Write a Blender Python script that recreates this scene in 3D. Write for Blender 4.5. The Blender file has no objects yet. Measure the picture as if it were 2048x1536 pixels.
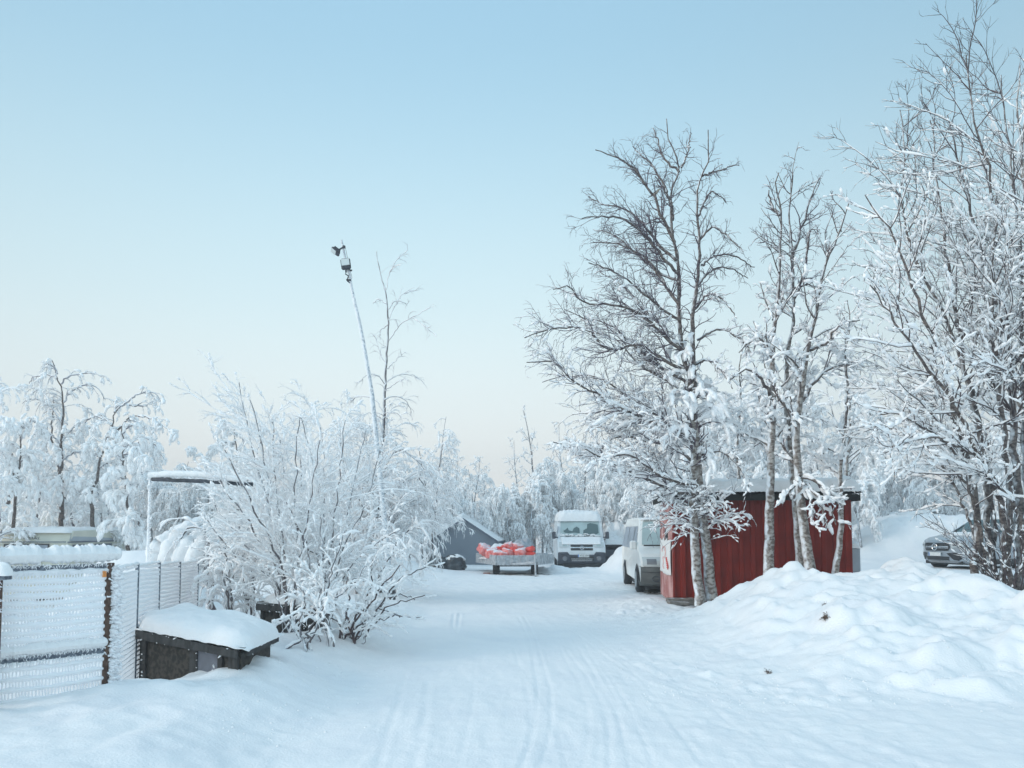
import bpy, math, random
import numpy as np
from mathutils import Vector, Matrix, Euler

S = bpy.context.scene
R = math.radians
# ------------------------------------------------------------------ camera
H, F, PITCH, HOR = 1.62, 1600.0, R(3.5), 1060.0
CY = HOR - F * math.tan(PITCH)
cd = bpy.data.cameras.new("Camera"); cam = bpy.data.objects.new("Camera", cd)
S.collection.objects.link(cam); S.camera = cam
cam.location = (0, 0, H); cam.rotation_euler = (R(90) + PITCH, 0, 0)
cd.sensor_width = 36; cd.lens = F / 2048 * 36; cd.shift_y = (CY - 768) / 2048
cd.clip_start = .05; cd.clip_end = 3000
# ------------------------------------------------------------------ sky and sun
SUN_EL, SUN_AZ = R(24), R(-112)     # azimuth from +Y, negative = to the left
w = bpy.data.worlds.new("World"); S.world = w; w.use_nodes = True
nt = w.node_tree; nt.nodes.clear()
sky = nt.nodes.new("ShaderNodeTexSky"); sky.sky_type = 'NISHITA'; sky.sun_disc = False
sky.sun_elevation = SUN_EL; sky.sun_rotation = SUN_AZ
sky.altitude = 200; sky.air_density = 1.0; sky.dust_density = 1.6; sky.ozone_density = 1.6
hs = nt.nodes.new("ShaderNodeHueSaturation"); hs.inputs['Saturation'].default_value = SKY_SAT = .85
bg = nt.nodes.new("ShaderNodeBackground"); bg.inputs[1].default_value = .15
wo = nt.nodes.new("ShaderNodeOutputWorld")
# thin high haze over the clear sky: pale towards the horizon, bluer higher up and to the right; zenith out of view lightened
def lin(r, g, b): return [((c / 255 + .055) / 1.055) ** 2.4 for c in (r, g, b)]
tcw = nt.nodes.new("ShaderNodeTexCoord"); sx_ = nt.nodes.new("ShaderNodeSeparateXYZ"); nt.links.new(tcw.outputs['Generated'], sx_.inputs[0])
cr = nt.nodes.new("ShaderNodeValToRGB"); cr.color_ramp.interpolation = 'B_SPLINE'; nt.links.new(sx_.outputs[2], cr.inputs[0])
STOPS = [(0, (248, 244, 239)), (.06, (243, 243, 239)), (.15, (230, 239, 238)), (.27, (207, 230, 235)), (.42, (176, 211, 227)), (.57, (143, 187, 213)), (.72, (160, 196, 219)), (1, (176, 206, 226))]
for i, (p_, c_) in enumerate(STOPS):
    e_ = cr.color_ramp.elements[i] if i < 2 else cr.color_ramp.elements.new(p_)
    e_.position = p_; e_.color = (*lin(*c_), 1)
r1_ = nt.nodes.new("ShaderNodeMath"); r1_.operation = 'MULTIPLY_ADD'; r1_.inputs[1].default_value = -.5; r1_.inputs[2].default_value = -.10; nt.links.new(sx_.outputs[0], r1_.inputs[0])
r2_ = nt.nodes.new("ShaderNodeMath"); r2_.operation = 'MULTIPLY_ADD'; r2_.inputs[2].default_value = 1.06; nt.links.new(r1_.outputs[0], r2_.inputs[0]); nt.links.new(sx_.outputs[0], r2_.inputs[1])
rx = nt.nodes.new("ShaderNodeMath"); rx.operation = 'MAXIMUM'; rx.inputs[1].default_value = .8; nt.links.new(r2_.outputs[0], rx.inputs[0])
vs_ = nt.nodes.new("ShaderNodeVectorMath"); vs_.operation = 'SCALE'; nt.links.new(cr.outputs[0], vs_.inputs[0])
ml = nt.nodes.new("ShaderNodeMath"); ml.operation = 'MULTIPLY'; ml.inputs[1].default_value = 1 / .15; ry = nt.nodes.new("ShaderNodeMapRange"); ry.interpolation_type = 'SMOOTHSTEP'; ry.inputs[1].default_value = .35; ry.inputs[2].default_value = -.5; ry.inputs[3].default_value = 1; ry.inputs[4].default_value = 1.42; nt.links.new(sx_.outputs[1], ry.inputs[0])  # unseen sky behind the camera brightened to light the snow
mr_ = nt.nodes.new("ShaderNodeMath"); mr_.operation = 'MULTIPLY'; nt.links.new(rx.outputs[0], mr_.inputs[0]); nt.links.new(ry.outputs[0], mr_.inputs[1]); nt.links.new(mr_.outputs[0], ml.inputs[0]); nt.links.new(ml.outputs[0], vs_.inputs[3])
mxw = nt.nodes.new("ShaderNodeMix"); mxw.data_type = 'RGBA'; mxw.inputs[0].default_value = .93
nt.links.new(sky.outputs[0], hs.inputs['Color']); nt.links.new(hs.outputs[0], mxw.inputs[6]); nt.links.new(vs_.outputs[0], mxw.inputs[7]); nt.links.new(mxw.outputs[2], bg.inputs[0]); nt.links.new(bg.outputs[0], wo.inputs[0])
sl = bpy.data.lights.new("Sun", 'SUN'); sl.energy = 1.25; sl.angle = R(22); sl.color = (1, .86, .74)
so = bpy.data.objects.new("Sun", sl); S.collection.objects.link(so)
sd = Vector((math.sin(SUN_AZ) * math.cos(SUN_EL), math.cos(SUN_AZ) * math.cos(SUN_EL), math.sin(SUN_EL)))
so.rotation_euler = sd.to_track_quat('Z', 'Y').to_euler(); so.location = sd * 60
S.view_settings.view_transform = 'Standard'; S.view_settings.look = 'None'
S.view_settings.exposure = .26; S.view_settings.gamma = 1
S.cycles.max_bounces = 10; S.cycles.diffuse_bounces = 8; S.cycles.glossy_bounces = 2; S.cycles.transmission_bounces = 3
S.cycles.transparent_max_bounces = 4
C = S.collection

# ------------------------------------------------------------------ helpers
def P(px, py, Y):
    u = (px - 1024) / F; v = (CY - py) / F
    d = Vector((u, math.cos(PITCH) - v * math.sin(PITCH), math.sin(PITCH) + v * math.cos(PITCH)))
    return Vector((0, 0, H)) + d * (Y / d.y)
def PG(px, py, z=0.0):                  # point of the picture on the level z
    u = (px - 1024) / F; v = (CY - py) / F
    d = Vector((u, math.cos(PITCH) - v * math.sin(PITCH), math.sin(PITCH) + v * math.cos(PITCH)))
    return Vector((0, 0, H)) + d * ((z - H) / d.z)

def tag(o, label=None, cat=None, group=None, kind=None):
    if label: o['label'] = label
    if cat: o['category'] = cat
    if group: o['group'] = group
    if kind: o['kind'] = kind
    return o
def empty(name, loc, rz=0, label=None, cat=None, group=None):
    o = bpy.data.objects.new(name, None); C.objects.link(o); o.empty_display_size = .2
    o.location = loc; o.rotation_euler = (0, 0, rz)
    return tag(o, label, cat, group)

def np_mesh(name, verts, quads=None, tris=None, smooth=True):
    me = bpy.data.meshes.new(name)
    verts = np.asarray(verts, dtype=np.float32).reshape(-1, 3)
    ls, st, tot = [], [], []
    off = 0
    for f, k in ((quads, 4), (tris, 3)):
        if f is None or len(f) == 0: continue
        f = np.asarray(f, dtype=np.int32).reshape(-1, k)
        ls.append(f.ravel()); st.append(off + np.arange(len(f), dtype=np.int32) * k); off += f.size
    li = np.concatenate(ls); ss = np.concatenate(st)
    me.vertices.add(len(verts)); me.vertices.foreach_set('co', verts.ravel())
    me.loops.add(len(li)); me.loops.foreach_set('vertex_index', li)
    me.polygons.add(len(ss)); me.polygons.foreach_set('loop_start', ss)
    me.update(calc_edges=True)
    if smooth: me.polygons.foreach_set('use_smooth', np.ones(len(ss), dtype=bool))
    return me
def link(name, me, mat, parent=None, loc=None):
    o = bpy.data.objects.new(name, me); C.objects.link(o)
    if mat is not None and not me.materials:
        for m in (mat if isinstance(mat, (list, tuple)) else [mat]): me.materials.append(m)
    if parent is not None: o.parent = parent
    if loc is not None: o.location = loc
    return o

# noise -------------------------------------------------------------
_rs = np.random.RandomState(7)
_perm = _rs.permutation(512); _grad = _rs.uniform(0, 2 * np.pi, 512)
def noise2(x, y, seed=0):
    x = np.asarray(x, dtype=float) + seed * 17.13; y = np.asarray(y, dtype=float) + seed * 5.71
    xi = np.floor(x).astype(int); yi = np.floor(y).astype(int); xf = x - xi; yf = y - yi
    def g(ix, iy, dx, dy):
        a = _grad[_perm[(ix + _perm[iy & 511]) & 511]]
        return np.cos(a) * dx + np.sin(a) * dy
    u = xf ** 3 * (xf * (xf * 6 - 15) + 10); v = yf ** 3 * (yf * (yf * 6 - 15) + 10)
    n0 = g(xi, yi, xf, yf) * (1 - u) + g(xi + 1, yi, xf - 1, yf) * u
    n1 = g(xi, yi + 1, xf, yf - 1) * (1 - u) + g(xi + 1, yi + 1, xf - 1, yf - 1) * u
    return (n0 * (1 - v) + n1 * v) * 1.4
def fbm(x, y, seed=0, o=4, gain=.5):
    s = 0; a = 1.0; f = 1.0
    for i in range(o):
        s = s + a * noise2(x * f, y * f, seed + i * 3); a *= gain; f *= 2.03
    return s
def SS(a, b, x):
    t = np.clip((np.asarray(x, dtype=float) - a) / (b - a), 0, 1); return t * t * (3 - 2 * t)

# materials ----------------------------------------------------------
def mat(name, col, rough=.6, metal=0, spec=.5, bump=0, bscale=20, var=0, vscale=8, trans=0, emit=None, coat=0):
    m = bpy.data.materials.new(name); m.use_nodes = True; n = m.node_tree; b = n.nodes['Principled BSDF']
    b.inputs['Base Color'].default_value = (*col, 1); b.inputs['Roughness'].default_value = rough
    b.inputs['Metallic'].default_value = metal; b.inputs['Specular IOR Level'].default_value = spec
    b.inputs['Transmission Weight'].default_value = trans; b.inputs['Coat Weight'].default_value = coat
    tc = n.nodes.new('ShaderNodeTexCoord')
    if var:
        t = n.nodes.new('ShaderNodeTexNoise'); t.inputs['Scale'].default_value = vscale; t.inputs['Detail'].default_value = 5
        n.links.new(tc.outputs['Object'], t.inputs['Vector'])
        mx = n.nodes.new('ShaderNodeMix'); mx.data_type = 'RGBA'
        mx.inputs[6].default_value = (*[c * (1 - var) for c in col], 1); mx.inputs[7].default_value = (*[min(1, c * (1 + var)) for c in col], 1)
        mr = n.nodes.new('ShaderNodeMapRange'); mr.inputs[1].default_value = .35; mr.inputs[2].default_value = .65
        n.links.new(t.outputs[0], mr.inputs[0]); n.links.new(mr.outputs[0], mx.inputs[0]); n.links.new(mx.outputs[2], b.inputs['Base Color'])
    if bump:
        t = n.nodes.new('ShaderNodeTexNoise'); t.inputs['Scale'].default_value = bscale; t.inputs['Detail'].default_value = 6
        n.links.new(tc.outputs['Object'], t.inputs['Vector'])
        bp = n.nodes.new('ShaderNodeBump'); bp.inputs['Strength'].default_value = bump; bp.inputs['Distance'].default_value = .03
        n.links.new(t.outputs[0], bp.inputs['Height']); n.links.new(bp.outputs[0], b.inputs['Normal'])
    if emit: b.inputs['Emission Color'].default_value = (*emit, 1); b.inputs['Emission Strength'].default_value = 1
    return m
def frosty(name, c1, c2, snow=(.82, .86, .9), lo=.25, hi=.6, nscale=25, stretch=(1, 1, 1), side=None, amount=0.0, rough=.8):
    """bark or paint with frost that has settled where the surface faces up (or to one windward side)"""
    m = bpy.data.materials.new(name); m.use_nodes = True; n = m.node_tree; b = n.nodes['Principled BSDF']; L = n.links
    tc = n.nodes.new('ShaderNodeTexCoord'); mp = n.nodes.new('ShaderNodeMapping'); mp.inputs['Scale'].default_value = stretch
    L.new(tc.outputs['Object'], mp.inputs['Vector'])
    t = n.nodes.new('ShaderNodeTexNoise'); t.inputs['Scale'].default_value = nscale; t.inputs['Detail'].default_value = 4
    L.new(mp.outputs[0], t.inputs['Vector'])
    r1 = n.nodes.new('ShaderNodeMapRange'); r1.inputs[1].default_value = .42; r1.inputs[2].default_value = .58; L.new(t.outputs[0], r1.inputs[0])
    mx = n.nodes.new('ShaderNodeMix'); mx.data_type = 'RGBA'; mx.inputs[6].default_value = (*c1, 1); mx.inputs[7].default_value = (*c2, 1)
    L.new(r1.outputs[0], mx.inputs[0])
    ge = n.nodes.new('ShaderNodeNewGeometry'); vm = n.nodes.new('ShaderNodeVectorMath'); vm.operation = 'DOT_PRODUCT'
    vm.inputs[1].default_value = side or (0, 0, 1); L.new(ge.outputs['Normal'], vm.inputs[0])
    t2 = n.nodes.new('ShaderNodeTexNoise'); t2.inputs['Scale'].default_value = nscale * .7; t2.inputs['Detail'].default_value = 3
    L.new(tc.outputs['Object'], t2.inputs['Vector'])
    ad = n.nodes.new('ShaderNodeMath'); ad.operation = 'MULTIPLY_ADD'; ad.inputs[1].default_value = 1.4; ad.inputs[2].default_value = -.7 + amount
    L.new(t2.outputs[0], ad.inputs[0])
    a2 = n.nodes.new('ShaderNodeMath'); a2.operation = 'ADD'; L.new(vm.outputs['Value'], a2.inputs[0]); L.new(ad.outputs[0], a2.inputs[1])
    r2 = n.nodes.new('ShaderNodeMapRange'); r2.inputs[1].default_value = lo; r2.inputs[2].default_value = hi; L.new(a2.outputs[0], r2.inputs[0])
    m2 = n.nodes.new('ShaderNodeMix'); m2.data_type = 'RGBA'; m2.inputs[7].default_value = (*snow, 1)
    L.new(r2.outputs[0], m2.inputs[0]); L.new(mx.outputs[2], m2.inputs[6]); L.new(m2.outputs[2], b.inputs['Base Color'])
    b.inputs['Roughness'].default_value = rough; b.inputs['Specular IOR Level'].default_value = .2
    bp = n.nodes.new('ShaderNodeBump'); bp.inputs['Strength'].default_value = .4; bp.inputs['Distance'].default_value = .02
    L.new(t.outputs[0], bp.inputs['Height']); L.new(bp.outputs[0], b.inputs['Normal'])
    return m

SNOWC = (.90, .90, .90)
def snow_mat(name, col=SNOWC, coarse=3.0, fine=45, s1=.35, s2=.5, d1=.06, d2=.012, dirt=False):
    m = bpy.data.materials.new(name); m.use_nodes = True; n = m.node_tree; b = n.nodes['Principled BSDF']; L = n.links
    b.inputs['Base Color'].default_value = (*col, 1); b.inputs['Roughness'].default_value = .75; b.inputs['Specular IOR Level'].default_value = .25
    tc = n.nodes.new('ShaderNodeTexCoord')
    def nz(sc, det):
        t = n.nodes.new('ShaderNodeTexNoise'); t.inputs['Scale'].default_value = sc; t.inputs['Detail'].default_value = det
        L.new(tc.outputs['Object'], t.inputs['Vector']); return t
    a = nz(coarse, 6); f = nz(fine, 6)
    b1 = n.nodes.new('ShaderNodeBump'); b1.inputs['Strength'].default_value = s1; b1.inputs['Distance'].default_value = d1; L.new(a.outputs[0], b1.inputs['Height'])
    b2 = n.nodes.new('ShaderNodeBump'); b2.inputs['Strength'].default_value = s2; b2.inputs['Distance'].default_value = d2; L.new(f.outputs[0], b2.inputs['Height'])
    L.new(b1.outputs[0], b2.inputs['Normal']); L.new(b2.outputs[0], b.inputs['Normal'])
    if dirt:
        t = nz(1.3, 8); r = n.nodes.new('ShaderNodeMapRange'); r.inputs[1].default_value = .45; r.inputs[2].default_value = .75; L.new(t.outputs[0], r.inputs[0])
        mx = n.nodes.new('ShaderNodeMix'); mx.data_type = 'RGBA'; mx.inputs[6].default_value = (*col, 1); mx.inputs[7].default_value = (col[0] * .93, col[1] * .94, col[2] * .96, 1)
        L.new(r.outputs[0], mx.inputs[0]); L.new(mx.outputs[2], b.inputs['Base Color'])
    return m
M = dict(
    ground=snow_mat('ground_snow', dirt=True), snow=snow_mat('loose_snow', coarse=8, fine=60, s1=.5), clump=snow_mat('branch_snow', (.96, .965, .97), coarse=20, fine=90, s1=.5, s2=.3, d1=.02),
    rime=mat('rime', (.955, .96, .965), .9, spec=.1, var=.02, vscale=6), rime_warm=mat('rime_pale', (.80, .81, .83), .8, spec=.2, var=.08, vscale=6),
    birch=frosty('birch_bark', (.14, .11, .095), (.40, .375, .35), nscale=11, stretch=(1, 1, 1.8), side=(-.75, -.1, .5), lo=.45, hi=.8),
    dark_birch=frosty('dark_birch_bark', (.065, .05, .048), (.19, .16, .145), nscale=12, stretch=(1, 1, 2), side=(-.6, -.1, .7), lo=.42, hi=.85),
    twig=frosty('twig_bark', (.07, .052, .072), (.15, .115, .14), nscale=10, lo=.75, hi=1.1, amount=-.05),
    twig_snowy=frosty('snowy_twig_bark', (.06, .045, .05), (.12, .09, .09), nscale=10, lo=.5, hi=.9, amount=.05),
    far_bark=frosty('frosted_far_bark', (.10, .09, .10), (.2, .18, .18), nscale=6, lo=.15, hi=.7, side=(-.4, -.3, .8)),
    far_twig=frosty('frosted_far_twig', (.22, .20, .22), (.48, .48, .52), snow=(.92, .93, .94), nscale=4, lo=-.35, hi=.4),
)
def _unused(): pass

# vectorised branches --------------------------------------------------
def unit(v): return v / np.maximum(np.linalg.norm(v, axis=-1, keepdims=True), 1e-9)
class Chains:
    """a set of branches with the same number of nodes: nodes (n,m,3), radii (n,m)"""
    def __init__(s, nodes, rad): s.nodes, s.rad = nodes, rad
    @property
    def lens(s): return np.linalg.norm(np.diff(s.nodes, axis=1), axis=2).sum(1)
def grow(rs, st, dr, ln, r0, steps, jit, trop, r1f=.35, tropgrow=1.0):
    n = len(st); nodes = np.zeros((n, steps + 1, 3)); nodes[:, 0] = st; d = unit(dr).copy(); trop = np.asarray(trop, float)
    sl_ = (ln / steps)[:, None]
    for i in range(steps):
        d = unit(d + rs.normal(0, jit, (n, 3)) + trop * (tropgrow * (i + 1) / steps))
        nodes[:, i + 1] = nodes[:, i] + d * sl_
    t = np.linspace(0, 1, steps + 1)[None]
    return Chains(nodes, r0[:, None] * (1 - (1 - r1f) * t))
def at(ch, idx, t):
    m = ch.nodes.shape[1] - 1; f = np.clip(t * m, 0, m - 1e-6); i = f.astype(int); fr = (f - i)[:, None]
    a = ch.nodes[idx, i]; b = ch.nodes[idx, i + 1]
    return a * (1 - fr) + b * fr, unit(b - a), ch.rad[idx, i]
def spawn(rs, ch, k, tm=(.2, 1), ang=(30, 60), lf=(.3, .6), rf=.55, steps=5, jit=.15, trop=(0, 0, 0), tropgrow=1., minlen=.0, shape=.5, rmin=.004, r1f=.35, flat=None, density=False, lenabs=None):
    n = len(ch.nodes); L0 = ch.lens
    if density: cnt = np.maximum(1, (L0 * k * rs.uniform(.8, 1.2, n)).astype(int))
    else: cnt = np.full(n, k)
    idx = np.repeat(np.arange(n), cnt); t = rs.uniform(tm[0], tm[1], len(idx))
    p, d, r = at(ch, idx, t)
    a = np.radians(rs.uniform(ang[0], ang[1], len(idx)))
    rv = rs.normal(0, 1, (len(idx), 3))
    if flat is not None: rv = rv * np.asarray(flat)
    perp = unit(rv - (rv * d).sum(1, keepdims=True) * d)
    dd = d * np.cos(a)[:, None] + perp * np.sin(a)[:, None]
    base = L0[idx] if lenabs is None else np.full(len(idx), lenabs)
    ln = np.maximum(base * rs.uniform(lf[0], lf[1], len(idx)) * (1 - shape * t), minlen)
    return grow(rs, p, dd, ln, np.maximum(r * rf, rmin), steps, jit, trop, r1f, tropgrow)
def tubes(chs, sides=3, rmin=0.0):
    V, Q = [], []; off = 0
    for ch in chs:
        nd, rd = ch.nodes, np.maximum(ch.rad, rmin); n, m, _ = nd.shape
        if n == 0: continue
        tg = np.empty_like(nd); tg[:, 1:-1] = nd[:, 2:] - nd[:, :-2]; tg[:, 0] = nd[:, 1] - nd[:, 0]; tg[:, -1] = nd[:, -1] - nd[:, -2]
        tg = unit(tg); ref = np.zeros_like(tg); mean = unit(nd[:, -1] - nd[:, 0])
        use = np.abs(mean[:, 0]) < .7; ref[use] = (1, 0, 0); ref[~use] = (0, 1, .2)
        u = unit(np.cross(tg, ref)); v = np.cross(tg, u)
        sd_ = sides if not hasattr(ch, 'sides') else ch.sides
        an = np.arange(sd_) * 2 * np.pi / sd_
        ring = nd[:, :, None] + rd[:, :, None, None] * (u[:, :, None] * np.cos(an)[None, None, :, None] + v[:, :, None] * np.sin(an)[None, None, :, None])
        V.append(ring.reshape(-1, 3))
        b = off + (np.arange(n)[:, None, None] * m + np.arange(m - 1)[None, :, None]) * sd_
        j = np.arange(sd_)[None, None]; j2 = (j + 1) % sd_
        Q.append(np.stack([b + j, b + j2, b + sd_ + j2, b + sd_ + j], -1).reshape(-1, 4)); off += n * m * sd_
    return np.concatenate(V), np.concatenate(Q)
def refine(ch, f):
    n, m, _ = ch.nodes.shape; t = np.linspace(0, m - 1, (m - 1) * f + 1); i = np.minimum(t.astype(int), m - 2); fr = (t - i)
    nd = ch.nodes[:, i] * (1 - fr)[None, :, None] + ch.nodes[:, i + 1] * fr[None, :, None]
    rd = ch.rad[:, i] * (1 - fr)[None] + ch.rad[:, i + 1] * fr[None]
    return Chains(nd, rd)
def snow_on(rs, ch, th, cover=.6, f=2, sag=.5, zfun=None, wr=.8, keep=1.0):
    """lumpy snow lying on top of branches"""
    if keep < 1:
        k = rs.uniform(0, 1, len(ch.nodes)) < keep; ch = Chains(ch.nodes[k], ch.rad[k])
    c = refine(ch, f); nd = c.nodes; n, m, _ = nd.shape
    tg = np.gradient(nd, axis=1); hz = np.linalg.norm(tg[..., :2], axis=2) / np.maximum(np.linalg.norm(tg, axis=2), 1e-9)
    a = rs.uniform(0, 1, (n, m)); lump = np.where(a < cover, rs.uniform(.45, 1.25, (n, m)), 0)
    lump[:, 1:-1] = .25 * lump[:, :-2] + .5 * lump[:, 1:-1] + .25 * lump[:, 2:]
    T = th * lump * np.clip(hz * 1.5 - .35, 0, 1) * rs.uniform(.5, 1.2, (n, 1))
    if zfun is not None: T = T * zfun(nd)
    T[:, 0] *= .3; T[:, -1] *= .5
    nn = nd.copy(); nn[..., 2] += c.rad * .5 + T * sag
    return Chains(nn, T * wr)
_ICO = None
def ico():
    global _ICO
    if _ICO is None:
        g = (1 + 5 ** .5) / 2
        v = np.array([(-1, g, 0), (1, g, 0), (-1, -g, 0), (1, -g, 0), (0, -1, g), (0, 1, g), (0, -1, -g), (0, 1, -g), (g, 0, -1), (g, 0, 1), (-g, 0, -1), (-g, 0, 1)]) / math.hypot(1, g)
        f = np.array([(0, 11, 5), (0, 5, 1), (0, 1, 7), (0, 7, 10), (0, 10, 11), (1, 5, 9), (5, 11, 4), (11, 10, 2), (10, 7, 6), (7, 1, 8), (3, 9, 4), (3, 4, 2), (3, 2, 6), (3, 6, 8), (3, 8, 9), (4, 9, 5), (2, 4, 11), (6, 2, 10), (8, 6, 7), (9, 8, 1)])
        _ICO = (v, f)
    return _ICO
def clumps(rs, pts, dirs, size, elong=(1, 2.6), flat=.7):
    v, f = ico(); n = len(pts)
    d = unit(dirs); s = rs.uniform(size[0], size[1], n); e = rs.uniform(elong[0], elong[1], n)
    ref = np.where(np.abs(d[:, 2:3]) < .9, np.array([[0, 0, 1.]]), np.array([[1., 0, 0]]))
    a = unit(np.cross(d, ref)); b = np.cross(a, d)
    jv = 1 + rs.uniform(-.22, .22, (n, 12, 1))
    W = (v[None, :, 0:1] * (s * e)[:, None, None] * d[:, None] + v[None, :, 1:2] * s[:, None, None] * a[:, None] + v[None, :, 2:3] * (s * flat)[:, None, None] * b[:, None]) * jv + pts[:, None]
    T = (f[None] + (np.arange(n) * 12)[:, None, None]).reshape(-1, 3)
    return W.reshape(-1, 3), T
def clumps_on(rs, chs, num, size, zfun=None, elong=(1, 2.6), up=.6):
    PT, DR = [], []
    tot = sum(len(c.nodes) for c in chs)
    for c in chs:
        k = int(num * len(c.nodes) / tot) + 1; idx = rs.randint(0, len(c.nodes), k); p, d, r = at(c, idx, rs.uniform(.05, 1, k))
        if zfun is not None:
            kp = rs.uniform(0, 1, k) < zfun(p); p, d = p[kp], d[kp]
        PT.append(p); DR.append(d)
    p = np.concatenate(PT); d = np.concatenate(DR); p = p + np.array([0, 0, size[0] * up])
    return clumps(rs, p, d, size, elong)
def polychain(pts, r0, r1, m=24, base=(0, 0, 0), jit=0, rs=None, rpow=1.0):
    """pts: list of (px,py,Y) -> one smooth chain in the frame of base"""
    q = np.array([P(*p) for p in pts]) - np.array(base)
    if len(q) > 2:
        ext = np.vstack([2 * q[0] - q[1], q, 2 * q[-1] - q[-2]]); out = []
        for i in range(len(q) - 1):
            p0, p1, p2, p3 = ext[i:i + 4]
            for t in np.linspace(0, 1, 12, endpoint=False):
                out.append(.5 * ((2 * p1) + (-p0 + p2) * t + (2 * p0 - 5 * p1 + 4 * p2 - p3) * t * t + (-p0 + 3 * p1 - 3 * p2 + p3) * t ** 3))
        out.append(q[-1]); q = np.array(out)
    s = np.concatenate([[0], np.cumsum(np.linalg.norm(np.diff(q, axis=0), axis=1))]); t = np.linspace(0, s[-1], m)
    nd = np.stack([np.interp(t, s, q[:, k]) for k in range(3)], 1)
    if jit: nd[1:-1] += rs.normal(0, jit, (m - 2, 3))
    return Chains(nd[None], (r0 + (r1 - r0) * np.linspace(0, 1, m)[None] ** rpow))
def cat_ch(lst): return Chains(np.concatenate([c.nodes for c in lst]), np.concatenate([c.rad for c in lst]))

# hard-surface builder --------------------------------------------------
class MB:
    def __init__(s): s.v, s.f, s.m = [], [], []; s.mi = 0
    def add(s, vs, fs):
        o = len(s.v); s.v += [tuple(v) for v in vs]; s.f += [tuple(o + i for i in f) for f in fs]; s.m += [s.mi] * len(fs); return s
    def box(s, c, d, rot=None, bev=0.0):
        x, y, z = [k / 2 for k in d]
        if bev > 0:
            b = min(bev, x * .9, y * .9, z * .9)
            vs = []; idx = {}
            for sx in (-1, 1):
                for sy in (-1, 1):
                    for sz in (-1, 1):
                        for ax in range(3):
                            p = [sx * x, sy * y, sz * z]
                            for k in range(3):
                                if k != ax: p[k] -= (sx, sy, sz)[k] * b
                            idx[(sx, sy, sz, ax)] = len(vs); vs.append(p)
            I = idx; fs = []
            for ax in range(3):
                o1, o2 = [(1, 2), (2, 0), (0, 1)][ax]
                for sg in (-1, 1):
                    def key(a, b_):
                        q = [0, 0, 0]; q[ax] = sg; q[o1] = a; q[o2] = b_; return (*q, ax)
                    f = [I[key(-1, -1)], I[key(1, -1)], I[key(1, 1)], I[key(-1, 1)]]; fs.append(f if sg > 0 else f[::-1])
            for ax in range(3):
                o1, o2 = [(1, 2), (2, 0), (0, 1)][ax]
                for a in (-1, 1):
                    for b_ in (-1, 1):
                        def key(sg, wh):
                            q = [0, 0, 0]; q[ax] = sg; q[o1] = a; q[o2] = b_; return (*q, wh)
                        f = [I[key(-1, o1)], I[key(1, o1)], I[key(1, o2)], I[key(-1, o2)]]; fs.append(f if a * b_ < 0 else f[::-1])
            for sx in (-1, 1):
                for sy in (-1, 1):
                    for sz in (-1, 1):
                        f = [I[(sx, sy, sz, 0)], I[(sx, sy, sz, 1)], I[(sx, sy, sz, 2)]]; fs.append(f if sx * sy * sz > 0 else f[::-1])
        else:
            vs = [(-x, -y, -z), (x, -y, -z), (x, y, -z), (-x, y, -z), (-x, -y, z), (x, -y, z), (x, y, z), (-x, y, z)]
            fs = [(3, 2, 1, 0), (4, 5, 6, 7), (0, 1, 5, 4), (1, 2, 6, 5), (2, 3, 7, 6), (3, 0, 4, 7)]
        mt = Euler(rot).to_matrix() if rot is not None and not isinstance(rot, Matrix) else rot
        out = []
        for v in vs:
            v = Vector(v)
            if mt is not None: v = mt @ v
            out.append(v + Vector(c))
        return s.add(out, fs)
    def tube(s, pts, r, n=8, r1=None, caps=True):
        pts = [Vector(p) for p in pts]; k = len(pts); rr = r if isinstance(r, (list, tuple)) else [r + ((r1 if r1 is not None else r) - r) * i / max(1, k - 1) for i in range(k)]
        vs = []; up = Vector((0, 0, 1))
        for i, p in enumerate(pts):
            t = (pts[min(i + 1, k - 1)] - pts[max(i - 1, 0)]).normalized()
            a = t.cross(up if abs(t.z) < .95 else Vector((0, 1, 0))).normalized(); b = t.cross(a)
            for j in range(n):
                an = j * 2 * math.pi / n; vs.append(p + a * math.cos(an) * rr[i] + b * math.sin(an) * rr[i])
        fs = [(i * n + j, i * n + (j + 1) % n, (i + 1) * n + (j + 1) % n, (i + 1) * n + j) for i in range(k - 1) for j in range(n)]
        if caps: fs += [tuple(range(n))[::-1], tuple((k - 1) * n + j for j in range(n))]
        return s.add(vs, fs)
    def lathe(s, prof, c, axis='x', n=20):
        vs = []
        for (r, h) in prof:
            for j in range(n):
                a = j * 2 * math.pi / n; p = (r * math.cos(a), r * math.sin(a))
                q = {'x': (h, p[0], p[1]), 'y': (p[0], h, p[1]), 'z': (p[0], p[1], h)}[axis]
                vs.append(Vector(q) + Vector(c))
        k = len(prof); fs = [(i * n + j, i * n + (j + 1) % n, (i + 1) * n + (j + 1) % n, (i + 1) * n + j) for i in range(k - 1) for j in range(n)]
        return s.add(vs, fs)
    def prism(s, poly, a, b, axis='x'):
        n = len(poly)
        def q(p, h): return {'x': (h, p[0], p[1]), 'y': (p[0], h, p[1]), 'z': (p[0], p[1], h)}[axis]
        vs = [q(p, a) for p in poly] + [q(p, b) for p in poly]
        fs = [tuple(range(n))[::-1], tuple(range(n, 2 * n))] + [(i, (i + 1) % n, n + (i + 1) % n, n + i) for i in range(n)]
        return s.add(vs, fs)
    def grid(s, rows, close=False):
        r, c = len(rows), len(rows[0]); vs = [v for row in rows for v in row]
        fs = [(i * c + j, i * c + j + 1, (i + 1) * c + j + 1, (i + 1) * c + j) for i in range(r - 1) for j in range(c - 1)]
        return s.add(vs, fs)
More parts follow.
